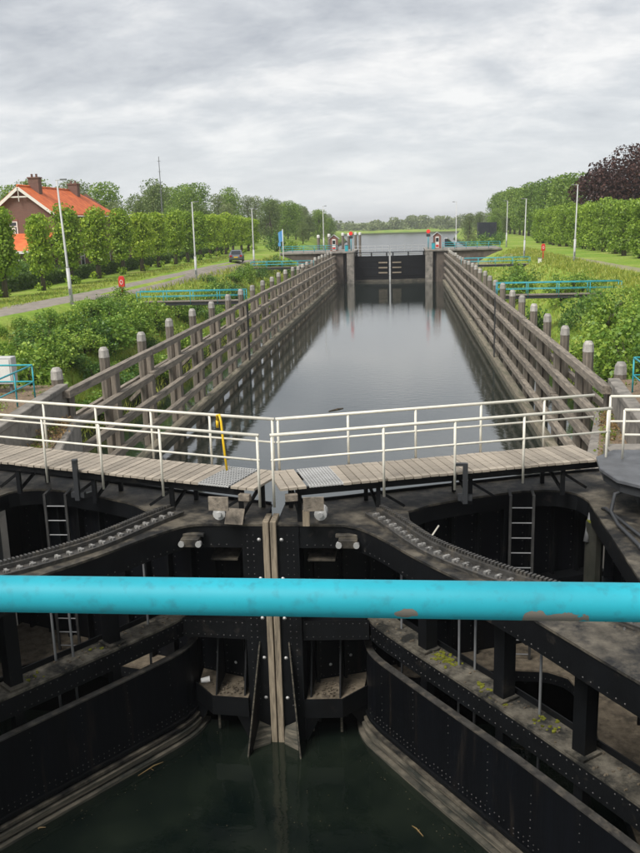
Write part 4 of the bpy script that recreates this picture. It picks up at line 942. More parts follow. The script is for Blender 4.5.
m = MB(); m.b2(6.5, 10.6, 2.42, 3.05, 4.80, 4.995); m.build('deck_slab', CONC, t)
t = thing('cover_railing', (6.6, 1.9, 5.08), 'cream railing standing on the front of the grey machine cover', 'railing'); rails(t, [(6.52, 1.55), (8.9, 1.35)], 5.08, .95, CREAM, spread=1.9)
t = thing('machine_cover', (7.2, 1, 4.34), 'dark grey steel machine cover with sloped rim at the gate heel', 'machine cover')
cp = [(6.08, 1.75), (5.98, .95), (6.12, .22), (6.55, -.25), (9.2, -.35), (9.2, 2.25), (6.5, 2.25)]
m = MB(); m.prism(cp, 5.0, 5.08); m.build('lid', COVER, t, bevel=.015)
m = MB(); m.prism([(lerp(7.6, x, .95), lerp(1.0, y, .95)) for x, y in cp], 4.83, 4.998); m.build('rim', DARKG, t)
m = MB(); m.prism([(lerp(7.6, x, .55), lerp(1.0, y, .6)) for x, y in cp], 4.342, 4.828); m.build('pedestal', DARKG, t)
m = MB(); m.tube([(6.40, .35, 4.86), (6.12, .30, 4.78), (6.02, .1, 4.52), (6.06, -.3, 4.42), (6.16, -1.3, 4.42), (6.20, -1.4, 4.35)], .035, 7); m.build('pipe', DARKG, t, smooth=True)
m = MB(); m.tube([(6.02, .75, 4.36), (6.04, .6, 4.42), (6.30, -.9, 4.42), (6.33, -1.0, 4.35)], .03, 7); m.build('pipe', DARKG, t, smooth=True)
t = thing('control_cabinet', (-10.4, 11.7, 4.55), 'pale grey control cabinet on two legs behind the teal railing', 'cabinet')
m = MB(); m.b2(-11.3, -9.95, 11.5, 11.85, 4.85, 5.72); m.build('body', GALV, t, bevel=.02); m = MB(); m.b2(-11.22, -10.03, 11.485, 11.498, 4.93, 5.64); m.build('door', WHITE, t)
for x in (-11.15, -10.1): m = MB(); m.b2(x - .04, x + .04, 11.6, 11.7, 4.55, 4.849); m.build('leg', GREYM, t)

# ------------------------------------------------------------------ the bridge the picture is taken from: chipped teal hand rail
def chipped():
    m = mat('chipped_teal_paint', (.012, .315, .40), .58, var=.16, vscale=4, spec=.4)
    nt = m.node_tree; N = nt.nodes.new; L = nt.links.new; bs = nt.nodes['Principled BSDF']; src = bs.inputs['Base Color'].links[0].from_socket
    tc = N('ShaderNodeTexCoord'); n = N('ShaderNodeTexNoise'); L(tc.outputs['Object'], n.inputs[0]); n.inputs['Scale'].default_value = 38; n.inputs['Detail'].default_value = 5
    def mth(op, a, b):
        k = N('ShaderNodeMath'); k.operation = op
        for i, v in enumerate((a, b)):
            if hasattr(v, 'links'): L(v, k.inputs[i])
            else: k.inputs[i].default_value = v
        return k.outputs[0]
    n2 = N('ShaderNodeTexNoise'); L(tc.outputs['Object'], n2.inputs[0]); n2.inputs['Scale'].default_value = 48; n2.inputs['Detail'].default_value = 4
    mk = None
    for (cx, ax, cz, az) in ((2.675, .050, -.020, .015), (2.45, .020, -.012, .0085), (1.2, .08, -.02, .012), (4.2, .06, -.01, .012)):
        mp = N('ShaderNodeMapping'); mp.vector_type = 'TEXTURE'; L(tc.outputs['Object'], mp.inputs[0]); mp.inputs['Location'].default_value = (cx, 0, cz); mp.inputs['Scale'].default_value = (ax, 1e3, az)
        ln = N('ShaderNodeVectorMath'); ln.operation = 'LENGTH'; L(mp.outputs[0], ln.inputs[0])
        v = mth('LESS_THAN', mth('ADD', ln.outputs['Value'], mth('MULTIPLY', mth('SUBTRACT', n.outputs[0], .5), 2.2)), 1.0); mk = v if mk is None else mth('MAXIMUM', mk, v)
    # stains: darker blotches of grime in the paint
    sm = N('ShaderNodeMapRange'); L(n2.outputs[0], sm.inputs[0]); sm.inputs[1].default_value = .54; sm.inputs[2].default_value = .72; sm.inputs[4].default_value = .6
    g = N('ShaderNodeMix'); g.data_type = 'RGBA'; L(sm.outputs[0], g.inputs[0]); L(src, g.inputs[6]); g.inputs[7].default_value = (.02, .20, .25, 1)
    x = N('ShaderNodeMix'); x.data_type = 'RGBA'; L(mk, x.inputs[0]); L(g.outputs[2], x.inputs[6]); x.inputs[7].default_value = (.19, .175, .15, 1); L(x.outputs[2], bs.inputs['Base Color'])
    bp = N('ShaderNodeBump'); bp.inputs['Strength'].default_value = .6; bp.inputs['Distance'].default_value = .002; bp.invert = True; L(mk, bp.inputs['Height']); L(bp.outputs[0], bs.inputs['Normal'])
    return m
CHIP = chipped()
t = thing('road_bridge', (0, -13.665, 9.0), 'steel bridge over the lock with a chipped bright teal hand rail', 'bridge')
m = MB(); m.tube([(-11 + i * .5, -13.665, 9.0) for i in range(51)], .031, 24); m.build('hand_rail', CHIP, t, smooth=True)
for x in (-8.6, -6.2, -3.8, -1.4, .55, 4.35, 6.7, 9.1, 11.5): m = MB(); m.tube([(x, -13.72, 7.95), (x, -13.68, 8.985)], .022, 8); m.build('rail_post', TEAL, t, smooth=True)
for z in (8.30,): m = MB(); m.tube([(-11, -13.70, z), (14, -13.70, z)], .018, 8); m.build('mid_rail', TEAL, t, smooth=True)
m = MB(); m.b2(-14, 16, -19.4, -13.78, 7.75, 7.95); m.build('deck', GREYM, t)
for y in (-19.1, -14.2): m = MB(); m.b2(-14, 16, y - .1, y + .1, 6.95, 7.749); m.build('girder', DARKG, t)
for x in (-13.2, 15.2): m = MB(); m.b2(x - .7, x + .7, -19.3, -13.9, 4.5, 6.949); m.build('abutment', CONC, t)

# ------------------------------------------------------------------ lamp posts
def lamp(x, y, lean, label, group, H=7.3):
    z = gz(x, y); t = thing('lamp_post', (x, y, z), label, 'lamp post', group)
    f = lambda h: (x + lean * h, y, z + h)
    m = MB(); m.tube([f(-.3), f(2.3)], .115, 10); m.build('lower_shaft', GALV, t, smooth=True)
    m = MB(); m.tube([f(2.3), f(2.42), f(H)], 1, 10, radii=[.115, .075, .05]); m.build('upper_shaft', GALV, t, smooth=True)
    sg = 1 if x < 0 else -1; p = Vector(f(H))
    m = MB(); m.beam(p + Vector((-sg * .1, 0, .02)), p + Vector((sg * .35, 0, .06)), .05, .05); m.build('arm', GALV, t)
    m = MB(); m.prism([(p.x + sg * .25, y - .12), (p.x + sg * .62, y - .08), (p.x + sg * .62, y + .08), (p.x + sg * .25, y + .12)], p.z + .02, p.z + .11); m.build('lantern', GREYM, t)
    m = MB(); m.box((x + lean * .8, y - .116, z + .8), (.12, .01, .4)); m.build('access_door', GREYM, t)
    m = MB(); m.b2(x - .2, x + .2, y - .2, y + .2, z - .3, z + .04); m.build('footing', CONC, t)
G1, G2 = 'lamp posts along the lane', 'lamp posts along the footpath'
lamp(-19.18 + .35, 40.0, -.035, 'leaning grey lamp post in front of the orange-roofed house', G1, 7.65)
lamp(-17.56, 69.2, 0, 'upright grey lamp post on the lane between house and parked car', G1)
lamp(-16.88, 98.6, 0, 'grey lamp post on the lane verge beside the parked car', G1)
lamp(-10.94, 133, 0, 'grey lamp post on the far lock head beside the mooring piles', G1)
lamp(10.58, 130.5, 0, 'grey lamp post on the far lock head beside the brick kiosk with red sign', G2)
lamp(19.43, 77.4, .012, 'grey lamp post on the verge in front of the copper beech', G2, 7.5)
lamp(17.42, 100.3, .015, 'grey lamp post on the verge in front of the tall lime row', G2)
lamp(18.9, 134, .01, 'grey lamp post on the grass by the dark container', G2)

# ------------------------------------------------------------------ brick house
def house():
    t = thing('brick_house', (-33.3, 75, 5), 'brown brick house with bright orange tiled roof and two chimneys', 'house')
    x0, x1, xr, y0, y1, ze, zr = -36.4, -30.25, -33.32, 66.9, 84.5, 11.15, 13.5
    m = MB(); m.add([(x0, y0, 4.8), (x1, y0, 4.8), (x1, y0, ze), (xr, y0, zr), (x0, y0, ze), (x0, y1, 4.8), (x1, y1, 4.8), (x1, y1, ze), (xr, y1, zr), (x0, y1, ze)],
                    [(0, 1, 2, 3, 4), (9, 8, 7, 6, 5), (1, 6, 7, 2), (0, 4, 9, 5), (0, 5, 6, 1)]); w = m.build('wall', BRICK, t)
    sl = (zr - ze) / (x1 - xr)
    m = MB(); ov = .38
    for sx, xe in ((1, x1), (-1, x0)):
        xe2 = xe + sx * ov; zl = ze - sl * ov
        m.add([(xr, y0 - .35, zr + .06), (xe2, y0 - .35, zl + .06), (xe2, y1 - 3.2 if sx > 0 else y1, zl + .06), (xr, y1 - 3.4, zr + .06), (xr, y0 - .35, zr + .2), (xe2, y0 - .35, zl + .2), (xe2, y1 + .3, zl + .2), (xr, y1 - 3.4, zr + .2)],
              [(3, 2, 1, 0), (4, 5, 6, 7), (0, 1, 5, 4), (1, 2, 6, 5), (2, 3, 7, 6), (3, 0, 4, 7)])
    m.add([(xr, y1 - 3.4, zr + .2), (x1 + ov, y1 + .3, ze - sl * ov + .2), (x0 - ov, y1 + .3, ze - sl * ov + .2)], [(0, 1, 2)])
    rf = m.build('roof', ROOF, t)
    m = MB(); m.tube([(xr, y0 - .36, zr + .2), (xr, y1 - 3.4, zr + .2)], .12, 8); m.build('ridge', ROOF, rf, smooth=True)
    for cy, h in ((69.6, .95), (79.8, .75)):
        m = MB(); m.b2(xr - .05, xr + .95, cy - .4, cy + .4, zr - .6, zr + h); m.b2(xr - .12, xr + 1.02, cy - .47, cy + .47, zr + h, zr + h + .12); c = m.build('chimney', BRICK, rf)
        for dx in (.2, .65): m = MB(); m.tube([(xr + dx, cy, zr + h + .12), (xr + dx, cy, zr + h + .42)], .11, 8); m.build('chimney_pot', BRICK, rf)
    for sx, xe in ((1, x1), (-1, x0)):     # bargeboards and gutter
        xe2 = xe + sx * ov; zl = ze - sl * ov
        m = MB(); m.beam((xr, y0 - .38, zr - .02), (xe2, y0 - .38, zl - .02), .05, .26, (0, 0, 1)); m.build('bargeboard', WHITE, t)
    m = MB(); m.beam((xr - 1.0, y0 - .30, zr - .82), (xr + 1.0, y0 - .30, zr - .82), .05, .13); m.beam((xr, y0 - .30, zr - .15), (xr, y0 - .30, zr - 1.25), .05, .13, (0, 1, 0)); m.build('gable_brace', WHITE, t)
    m = MB(); m.tube([(x1 + .46, y0 - .3, ze - .3), (x1 + .46, y1, ze - .3)], .07, 8); m.build('gutter', WHITE, t, smooth=True)
    def window(cx, cy, cz, w_, h_, face):
        d = (lambda u, o_, v: (cx + u, cy - o_, cz + v)) if face == 'y' else (lambda u, o_, v: (cx + o_, cy + u, cz + v))
        def bx(m, u0, u1, o0, o1, v0, v1):
            a = d(u0, o0, v0); b = d(u1, o1, v1); m.b2(min(a[0], b[0]), max(a[0], b[0]), min(a[1], b[1]), max(a[1], b[1]), min(a[2], b[2]), max(a[2], b[2]))
        m = MB(); bx(m, -w_ / 2, w_ / 2, .005, .02, -h_ / 2, h_ / 2); p = m.build('window', GLASS, t)
        m = MB()
        for u in (-w_ / 2, w_ / 2): bx(m, u - .05, u + .05, .0, .06, -h_ / 2 - .05, h_ / 2 + .05)
        for v in (-h_ / 2, h_ / 2, h_ * .2): bx(m, -w_ / 2 + .051, w_ / 2 - .051, .0, .06, v - .045, v + .045)
        m.build('window_frame', WHITE, p); m = MB(); bx(m, -w_ / 2 - .1, w_ / 2 + .1, .0, .14, -h_ / 2 - .16, -h_ / 2 - .06); m.build('sill', CONC, p)
        m = MB(); bx(m, -w_ / 2 - .12, w_ / 2 + .12, .0, .03, h_ / 2 + .07, h_ / 2 + .28); m.build('lintel', REDBRICK, p)
        if face == 'y': m = MB(); bx(m, -.15, .18, .021, .024, -h_ / 2 + .1, h_ * .1); m.build('curtain', WHITE, p)
    window(-34.25, y0, 9.75, .75, 1.35, 'y'); window(-32.3, y0, 9.75, .75, 1.35, 'y')
    for cy in (69.5, 73.5, 77.5, 81.5): window(x1, cy, 6.6, 1.0, 1.7, 'x')
    for cy in (71.5, 79.5): window(x1, cy, 9.9, .9, 1.1, 'x')
    # low front wing with its own orange roof
    a0, a1, b0, b1 = -38.5, -30.6, 62.3, 66.9
    m = MB(); m.b2(a0, a1, b0, b1 - .002, 4.8, 7.85); w2 = m.build('wing_wall', BRICK, t)
    m = MB(); m.add([(a0 - .3, b0 - .4, 7.72), (a1 + .3, b0 - .4, 7.72), (a1 + .3, b1 - .003, 9.2), (a0 - .3, b1 - .003, 9.2), (a0 - .3, b0 - .4, 7.86), (a1 + .3, b0 - .4, 7.86), (a1 + .3, b1 - .003, 9.34), (a0 - .3, b1 - .003, 9.34)], [(3, 2, 1, 0), (4, 5, 6, 7), (0, 1, 5, 4), (1, 2, 6, 5), (2, 3, 7, 6), (3, 0, 4, 7)]); m.build('wing_roof', ROOF, t)
    m = MB(); m.b2(a0 - .3, a1 + .3, b0 - .46, b0 - .41, 7.6, 7.84); m.build('fascia', WHITE, t)
    for cx in (-36.6, -34.5, -32.4): window(cx, b0, 6.5, .9, 1.2, 'y')
house()
# pale outbuilding at the far end of the house
t = thing('garden_house', (-31, 90, 5), 'pale low house beyond the golden conifer at the end of the brick house', 'house')
m = MB(); m.b2(-34, -30.6, 88, 94, 4.8, 9.2); m.build('wall', BRICK, t); m = MB(); m.b2(-34.3, -30.3, 87.6, 94.3, 9.2, 9.75); m.build('roof_edge', WHITE, t)
for y in (88.8, 90.8, 92.8): m = MB(); m.b2(-30.598, -30.56, y - .45, y + .45, 7.3, 8.8); w_ = m.build('window', GLASS, t); m = MB(); m.b2(-30.598, -30.57, y - .55, y - .451, 7.2, 8.9); m.b2(-30.598, -30.57, y + .451, y + .55, 7.2, 8.9); m.build('window_frame', WHITE, w_)

# ------------------------------------------------------------------ parked car
def car():
    X, Y = -18.9, 97.5; Z = gz(X, Y) + .06; t = thing('parked_car', (X, Y, Z), 'grey hatchback parked on the lane under the lime row', 'car'); rz = R(8); c_, s_ = math.cos(rz), math.sin(rz)
    PAINT = mat('grey_car_paint', (.16, .175, .19), .3, metal=.5)
    RUB = mat('tyre_rubber', (.015, .015, .015), .8); LAMPG = mat('red_lamp_glass', (.35, .01, .01), .2); LAMPW = mat('headlamp_glass', (.6, .6, .6), .15)
    P = lambda x, y, z: (X + x * c_ - y * s_, Y + x * s_ + y * c_, Z + z)
    # side profile (y along the car, z), extruded with tumblehome
    pr = [(-2.0, .35), (-2.05, .62), (-1.98, .86), (-1.75, .92), (-1.35, 1.40), (-.9, 1.47), (.2, 1.46), (1.0, .98), (1.75, .84), (2.0, .62), (2.02, .35), (1.7, .22), (-1.7, .22)]
    n = len(pr); vs = []
    for sg in (-1, 1):
        for y, z in pr: vs.append(P(sg * (.86 if z < .95 else .64), y, z))
    fs = [tuple(range(n)), tuple(reversed(range(n, 2 * n)))] + [(i, i + n, (i + 1) % n + n, (i + 1) % n) for i in range(n)]
    m = MB(); m.add(vs, fs); m.build('body', PAINT, t, fixn=True, bevel=.05)
    for sg in (-1, 1):
        m = MB(); m.add([P(sg * .80, -1.45, .97), P(sg * .80, .85, .99), P(sg * .672, .15, 1.41), P(sg * .672, -1.15, 1.40), P(sg * .81, -1.45, .97), P(sg * .81, .85, .99), P(sg * .69, .15, 1.41), P(sg * .69, -1.15, 1.40)], [(0, 1, 2, 3), (7, 6, 5, 4), (0, 4, 5, 1), (2, 6, 7, 3), (1, 5, 6, 2), (3, 7, 4, 0)]); m.build('side_window', GLASS, t)
        for y in (-1.3, 1.28):
            m = MB(); a = Vector(P(sg * .70, y, .31)); b = Vector(P(sg * .89, y, .31)); m.tube([a, b], .31, 16); w_ = m.build('wheel', RUB, t); m = MB(); m.tube([b, b + (b - a) * .06], .19, 12); m.build('rim', GALV, w_)
        m = MB(); a = Vector(P(sg * .62, -2.05, .78)); m.box(a, (.30, .08, .2), rz=rz); m.build('tail_lamp', LAMPG, t); m = MB(); m.box(P(sg * .62, 1.96, .66), (.32, .1, .14), rz=rz); m.build('headlight', LAMPW, t)
        m = MB(); m.box(P(sg * .93, .62, 1.0), (.16, .08, .12), rz=rz); m.build('wing_mirror', PAINT, t)
    m = MB(); m.add([P(-.6, -1.72, .97), P(.6, -1.72, .97), P(.55, -1.40, 1.38), P(-.55, -1.40, 1.38)], [(0, 1, 2, 3)]); 
    m.v = [(x, y - .02, z + .015) for x, y, z in m.v]; m.build('rear_window', GLASS, t)
    m = MB(); m.add([P(-.62, .96, 1.02), P(.62, .96, 1.02), P(.55, .28, 1.44), P(-.55, .28, 1.44)], [(0, 1, 2, 3)]); m.v = [(x, y + .02, z + .015) for x, y, z in m.v]; m.build('windscreen', GLASS, t)
    m = MB(); m.box(P(0, -2.06, .62), (.5, .03, .12), rz=rz); m.build('number_plate', YELLOW, t)
car()

# ------------------------------------------------------------------ small furniture of the banks
def buoy(x, y, label):
    z = gz(x, y); t = thing('lifebuoy_post', (x, y, z), label, 'lifebuoy post', 'lifebuoy posts')
    m = MB(); m.b2(x - .05, x + .05, y - .05, y + .05, z - .3, z + 1.0); m.build('post', RED, t)
    a = [(-.22, 0), (.22, 0), (.22, .6), (.15, .78), (-.15, .78), (-.22, .6)]; m = MB(); vs = [(x + u, y + d, z + .98 + v) for d in (-.09, .09) for u, v in a]; n = 6
    m.add(vs, [tuple(range(n)), tuple(reversed(range(n, 2 * n)))] + [(i, i + n, (i + 1) % n + n, (i + 1) % n) for i in range(n)]); m.build('case', RED, t, fixn=True, bevel=.03)
    m = MB(); m.tube([(x + .09 * math.cos(q * .5236), y - .10, z + 1.34 + .15 * math.sin(q * .5236)) for q in range(13)], .022, 6); m.build('lifebuoy', WHITE, t)
buoy(-17.6, 46.6, 'red lifebuoy case on a red post beside the lane near the house')
buoy(18.31, 90.5, 'red lifebuoy case on a red post in the footpath verge')
t = thing('marker_box', (17.6, 88, 5), 'low white marker box in the long grass by the footpath', 'marker'); z = gz(17.6, 88)
m = MB(); m.b2(17.4, 17.8, 87.9, 88.1, z - .2, z + .5); m.build('body', WHITE, t, bevel=.02); m = MB(); m.b2(17.36, 17.84, 87.86, 88.14, z + .5, z + .56); m.build('lid', GREYM, t)
t = thing('flagpole', (-14.6, 110, gz(-14.6, 110)), 'white flagpole with a blue flag near the far lock head', 'flagpole'); z = gz(-14.6, 110)
m = MB(); m.tube([(-14.6, 110, z - .2), (-14.6, 110, z + 6.1)], 1, 8, radii=[.08, .045]); m.build('pole', WHITE, t, smooth=True)
BLUE = mat('blue_flag_cloth', (.10, .32, .62), .8)
m = MB()
for i in range(7):
    for j in range(5): m.v.append((-14.65 - .10 * i + .02 * j, 110 + .09 * math.sin(i * 1.2 + j * .3), z + 5.95 - .36 * j - .05 * i))
m.f = [(i * 5 + j, i * 5 + j + 1, i * 5 + j + 6, i * 5 + j + 5) for i in range(6) for j in range(4)]; m.build('flag', BLUE, t, smooth=True)
t = thing('blue_sign', (-16.2, 118, 4.9), 'small blue sign on a post beside the bend of the lane', 'sign'); m = MB(); m.tube([(-16.2, 118, 4.4), (-16.2, 118, 6.8)], .04, 6); m.build('post', GALV, t); m = MB(); m.b2(-16.4, -16.0, 117.93, 117.95, 6.3, 6.8); m.build('panel', BLUE, t)
t = thing('dark_container', (22.6, 214, gz(22.6, 214)), 'dark blue-black container standing on the grass past the far gates', 'container'); z = max(4.6, gz(22.6, 214))
CONT = mat('container_paint', (.012, .016, .028), .6)
m = MB(); m.b2(20.6, 25.0, 212, 216, z, z + 3.9); m.build('body', CONT, t)
for i in range(12): m = MB(); m.b2(20.65 + i * .36, 20.85 + i * .36, 211.92, 211.999, z + .15, z + 3.75); m.build('rib', CONT, t)
for x in (20.6, 25.0): m = MB(); m.b2(x - .08, x + .08, 211.90, 211.998, z - .5, z + 3.95); m.build('corner_post', DARKG, t)

# ------------------------------------------------------------------ the far lock head and its gates
def far_head(s, label):
    t = thing('far_lock_wall', (s * 8, 131, 0), label, 'wall')
    m = MB(s); m.prism([(5.65, 126.6), (6.75, 126.6), (6.75, 127.6), (7.35, 127.6), (7.35, 126.9), (9.62, 126.9), (9.62, 140), (5.65, 140)], -2.6, 4.72); m.build('masonry', CONC_D, t)
    m = MB(s); m.b2(5.63, 6.77, 126.56, 127.5, -.6, 4.715); m.build('pier_facing', CONC, t, bevel=.04)
    m = MB(s); m.prism([(5.58, 126.5), (9.7, 126.5), (17.5, 126.9), (17.5, 139.8), (5.58, 139.8)], 4.724, 4.98); m.build('coping', CONC, t, bevel=.03)
    m = MB(s); m.b2(9.62, 17.4, 127.0, 127.5, 2.5, 4.72); m.build('return_wall', CONC_D, t)
    m = MB(s); m.tube([(7.05, 127.45, .2), (7.05, 127.45, 4.7)], .10, 8); m.build('guide_post', DARKG, t)
far_head(1, 'dark masonry of the far lock head below the brick kiosk')
far_head(-1, 'dark masonry of the far lock head below the mooring piles')
def far_gate(s, label):
    t = thing('far_lock_gate', (s * 5.6, 129.8, 0), label, 'lock gate', 'far lock gates'); a, b = Vector((.06, 128.9)), Vector((5.62, 129.9))
    def al(f, o_=0): d = (b - a).normalized(); p = a.lerp(b, f) + Vector((d.y, -d.x)) * o_; return p
    def bb(f0, f1, o_, z0, z1, w_): p, q = al(f0, o_), al(f1, o_); m.beam((p.x, p.y, (z0 + z1) / 2), (q.x, q.y, (z0 + z1) / 2), w_, z1 - z0)
    m = MB(s); bb(0, 1, 0, -1, 4.1, .25); m.build('panel', STEEL_SKIN, t)
    for z in (1.0, 2.2, 3.3): m = MB(s); bb(0, 1, .18, z - .05, z + .05, .1); m.build('girder', STEEL, t)
    m = MB(s); bb(0, 1, .05, -.15, .35, .4); m.build('sill_beam', TIDE, t)
    m = MB(s); bb(0, 1, .05, 4.62, 4.72, .8); m.build('walkway', STEEL, t)
    m = MB(s); bb(.02, .98, .1, 4.3, 4.42, .12); m.build('light_strip', WHITE, t)
    for f in (.06, .5, .94): m = MB(s); bb(f, f + .03, .1, 4.1, 4.62, .2); m.build('walkway_post', STEEL, t)
    for z in (1.45, 2.25, 3.05): m = MB(s); bb(.05, .30, .36, z - .1, z + .1, .18); m.build('rubbing_timber', MITRE, t)
    m = MB(s); m.b2(.01, .13, 128.7, 129.1, -1, 4.75); m.build('mitre_post', GALV, t)
    for z in (5.2, 5.7): m = MB(s); p, q = al(0, .35), al(1, .35); m.tube([(p.x, p.y, z), (q.x, q.y, z)], .03, 6); m.build('handrail', GALV, t)
    for i in range(6): m = MB(s); p = al(i / 5, .35); m.tube([(p.x, p.y, 4.72), (p.x, p.y, 5.7)], .025, 6); m.build('rail_post', GALV, t)
far_gate(1, 'closed dark far gate leaf hinged below the brick kiosk'); far_gate(-1, 'closed dark far gate leaf hinged below the mooring piles')
def kiosk(x, y, label):
    t = thing('kiosk', (x, y, 4.98), label, 'kiosk'); m = MB(); z = 4.98
    m.add([(x - .62, y - .5, z), (x + .62, y - .5, z), (x + .62, y - .5, z + 2.0), (x, y - .5, z + 2.5), (x - .62, y - .5, z + 2.0), (x - .62, y + .5, z), (x + .62, y + .5, z), (x + .62, y + .5, z + 2.0), (x, y + .5, z + 2.5), (x - .62, y + .5, z + 2.0)], [(0, 1, 2, 3, 4), (9, 8, 7, 6, 5), (1, 6, 7, 2), (0, 4, 9, 5), (0, 5, 6, 1)]); m.build('wall', REDBRICK, t)
    for sg in (-1, 1): m = MB(); m.beam((x, y - .05, z + 2.60), (x + sg * .86, y - .05, z + 1.92), 1.2, .07, (0, 0, 1)); m.build('roof', GALV, t)
    m = MB(); m.b2(x - .28, x + .28, y - .53, y - .501, z + .1, z + 1.9); d = m.build('door', WHITE, t)
    m = MB(); m.b2(x - .22, x + .22, y - .55, y - .531, z + 1.1, z + 1.7); m.build('door_window', GLASS, d)
    m = MB(); m.b2(x - .22, x + .22, y - .56, y - .531, z + .25, z + .62); m.build('door_panel', RED, d)
kiosk(7.6, 131.5, 'small red brick kiosk with white gabled roof beside the far gate signal'); kiosk(-9.1, 131.5, 'small red brick kiosk with white gabled roof among the mooring piles')
LIT = mat('lit_red_signal', (.85, .03, .02), .4, emit=.25)
def signal(x, y, label):
    t = thing('signal_light', (x, y, 4.98), label, 'signal', 'red signals at the far gates'); z = 4.98
    m = MB(); m.tube([(x, y, z), (x, y, z + 2.4)], .07, 8); m.build('post', TEAL, t, smooth=True); m = MB(); m.b2(x - .32, x + .32, y - .1, y + .1, z + 1.95, z + 2.35); m.build('housing', DARKG, t)
    m = MB(); m.tube([(x, y - .14, z + 2.75), (x, y + .14, z + 2.75)], .32, 16); m.build('backing_disc', RED, t)
    m = MB(); m.tube([(x, y - .19, z + 2.75), (x, y - .141, z + 2.75)], .24, 14); m.build('lens', LIT, t)
signal(6.15, 130, 'red signal light on a teal post beside the brick kiosk'); signal(-6.25, 130, 'red signal light on a teal post beside the mooring piles')
for s_, lb in ((1, 'teal railing on the far lock head beside the brick kiosk'), (-1, 'teal railing on the far lock head below the mooring piles')):
    t = thing('head_railing', (s_ * 10, 127.4, 4.98), lb, 'railing'); rails(t, [(s_ * 8.4, 128.4), (s_ * 10.2, 127.3), (s_ * 17.2, 127.3)], 4.98, 1.0, TEAL, r1=.045, mids=(.35, .68), spread=1.6)
    t = thing('service_unit', (s_ * 6.9, 128.6, 4.98), 'small teal service cabinet beside the far gate ' + ('kiosk' if s_ > 0 else 'mooring piles'), 'cabinet'); m = MB(); m.b2(s_ * 6.9 - .25, s_ * 6.9 + .25, 128.4, 128.8, 4.98, 5.95); m.build('body', TEAL, t, bevel=.03); m = MB(); m.b2(s_ * 6.9 - .28, s_ * 6.9 + .28, 128.36, 128.84, 5.95, 6.02); m.build('lid', GREYM, t)
    # splayed steel guide wall leading boats in from the river
    t = thing('guide_wall', (s_ * 11, 148, 0), 'splayed steel guide wall running out to the river ' + ('past the brick kiosk' if s_ > 0 else 'past the mooring piles'), 'guide wall')
    m = MB(s_); m.add([(9.2, 140.2, -1), (13.5, 165, -1), (13.5, 165, 3.0), (9.2, 140.2, 6.3), (9.6, 140.2, -1), (13.9, 165, -1), (13.9, 165, 3.0), (9.6, 140.2, 6.3)], [(0, 1, 2, 3), (7, 6, 5, 4), (0, 4, 5, 1), (1, 5, 6, 2), (2, 6, 7, 3), (3, 7, 4, 0)]); m.build('panel', CONT, t, fixn=True)
    m = MB(s_); m.beam((9.4, 140.2, 6.38), (13.7, 165, 3.08), .6, .14); m.build('capping', GALV, t)
for i, (x, y, h) in enumerate(((-12.6, 141, 7.5), (-10.9, 143, 7.6), (-8.6, 145, 7.7), (-7.6, 146, 7.6), (-6.6, 150, 7.7), (-6.0, 154, 7.6))):
    t = thing('mooring_pile', (x, y, 0), 'tall timber mooring pile with a white cap past the far gates', 'pile', 'mooring piles past the far gates')
    m = MB(); m.tube([(x, y, -2), (x, y, h - .5)], .24, 9); m.build('shaft', TIMBER_V, t); m = MB(); m.tube([(x, y, h - .5), (x, y, h - .15), (x, y, h)], 1, 9, radii=[.27, .27, .2]); m.build('cap', WHITE, t)
t = thing('radio_mast', (-36.5, 128, 5), 'thin lattice radio mast rising out of the wood', 'mast')
m = MB(); m.tube([(-36.5, 128, 4.8), (-36.5, 128, 20.5)], 1, 6, radii=[.13, .05]); m.build('mast', GREYM, t)
for z in np.arange(7, 20, 1.6): m = MB(); m.box((-36.5, 128, float(z)), (.5, .06, .06)); m.build('cross_bar', GREYM, t)
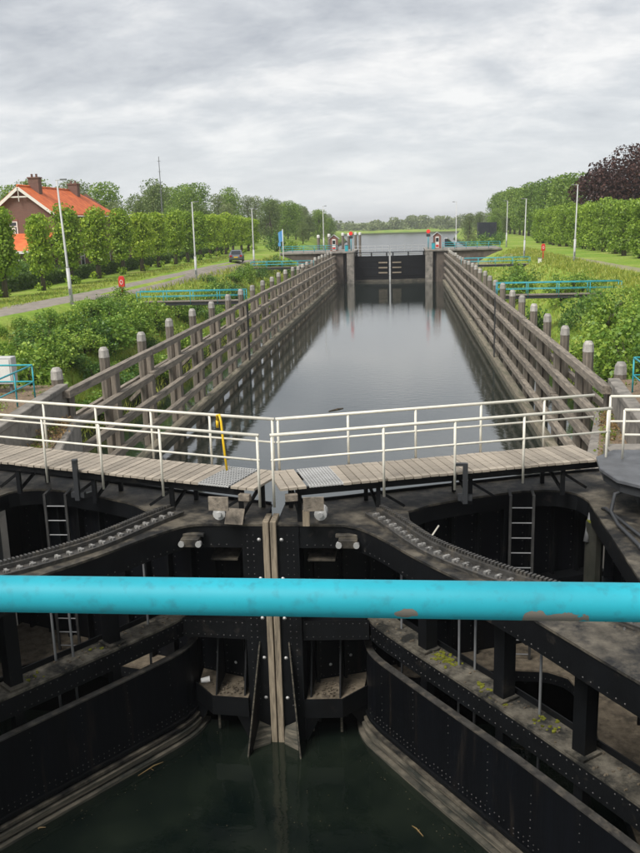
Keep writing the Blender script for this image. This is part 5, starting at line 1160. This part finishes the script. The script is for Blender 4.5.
for i, (x, y, a, l_) in enumerate(((-2.2, -1.2, .9, .55), (-1.2, 30, .8, 1.0), (2.6, -2.6, 2.2, .3), (-3.6, -2.9, .3, .22))):
    t = thing('floating_twig', (x, y, .01), ('pale twig afloat below the gate that carries the yellow hook', 'dark stick drifting in the middle of the chamber', 'short reed afloat below the plain walkway gate', 'short straw afloat against the sill of the gate with the hook')[i], 'twig')
    m = MB(); c_ = math.cos(a) * l_ / 2; s_ = math.sin(a) * l_ / 2; m.tube([(x - c_, y - s_, .012), (x + c_ * .2, y + s_ * .4, .02), (x + c_, y + s_, .012)], 1, 5, radii=[.006, .012, .005] if i != 1 else [.03, .05, .03]); m.build('stem', BARK if i == 1 else DRYG, t); m = MB(); m.tube([(x, y, .015), (x + s_ * .3, y - c_ * .3, .02)], .005, 4); m.build('side_shoot', DRYG, t)

SCUM = leaf_mat('sodden_leaf_bits', (.05, .045, .025), (.16, .14, .09))
def scum():
    g = np.random.default_rng(950); P = []
    for k in range(55): P.append((g.normal() * 1.8, -1.6 - abs(g.normal()) * 1.6, .006))
    for s_ in (-1, 1):                                                      # gathered along the sills of the gates
        for k in range(45):
            i = g.integers(1, len(PC) - 12); P.append((s_ * (PC[i][0] - .26 - abs(g.normal()) * .16), PC[i][1] - .20 - abs(g.normal()) * .16, .007))
    o = bpy.data.objects.new('floating_scum', leaf_mesh('floating_scum', np.array(P), .024, g, SCUM, np.tile([0, 0, 1.], (len(P), 1)), .95)); COL.objects.link(o); tag(o, 'scattered leaf bits and scum afloat below the near gates', 'debris', kind='stuff')
    P = []
    for k in range(260):
        s_ = g.choice((-1, 1)); P.append((s_ * (8.2 - abs(g.normal()) * .5), g.uniform(8, 100), .006))
    o = bpy.data.objects.new('drifting_leaves', leaf_mesh('drifting_leaves', np.array(P), .06, g, DRYG, np.tile([0, 0, 1.], (len(P), 1)), .95)); COL.objects.link(o); tag(o, 'loose leaves drifting along the foot of the timber fenders', 'debris', kind='stuff')
scum()

# ------------------------------------------------------------------ the damp air that pales the far bank
def haze():
    m = MB(); m.b2(-3100, 3100, -320, 4700, -4, 26); me = bpy.data.materials.new('haze_air'); me.use_nodes = True; nt = me.node_tree; nt.nodes.clear()
    out = nt.nodes.new('ShaderNodeOutputMaterial'); v = nt.nodes.new('ShaderNodeVolumePrincipled'); v.inputs['Color'].default_value = (.96, .98, 1.0, 1); v.inputs['Density'].default_value = .00032; v.inputs['Anisotropy'].default_value = .2
    nt.links.new(v.outputs[0], out.inputs['Volume']); o = m.build('haze', me, kind='stuff'); tag(o, 'thin grey haze over the canal and the river', 'haze')
haze()
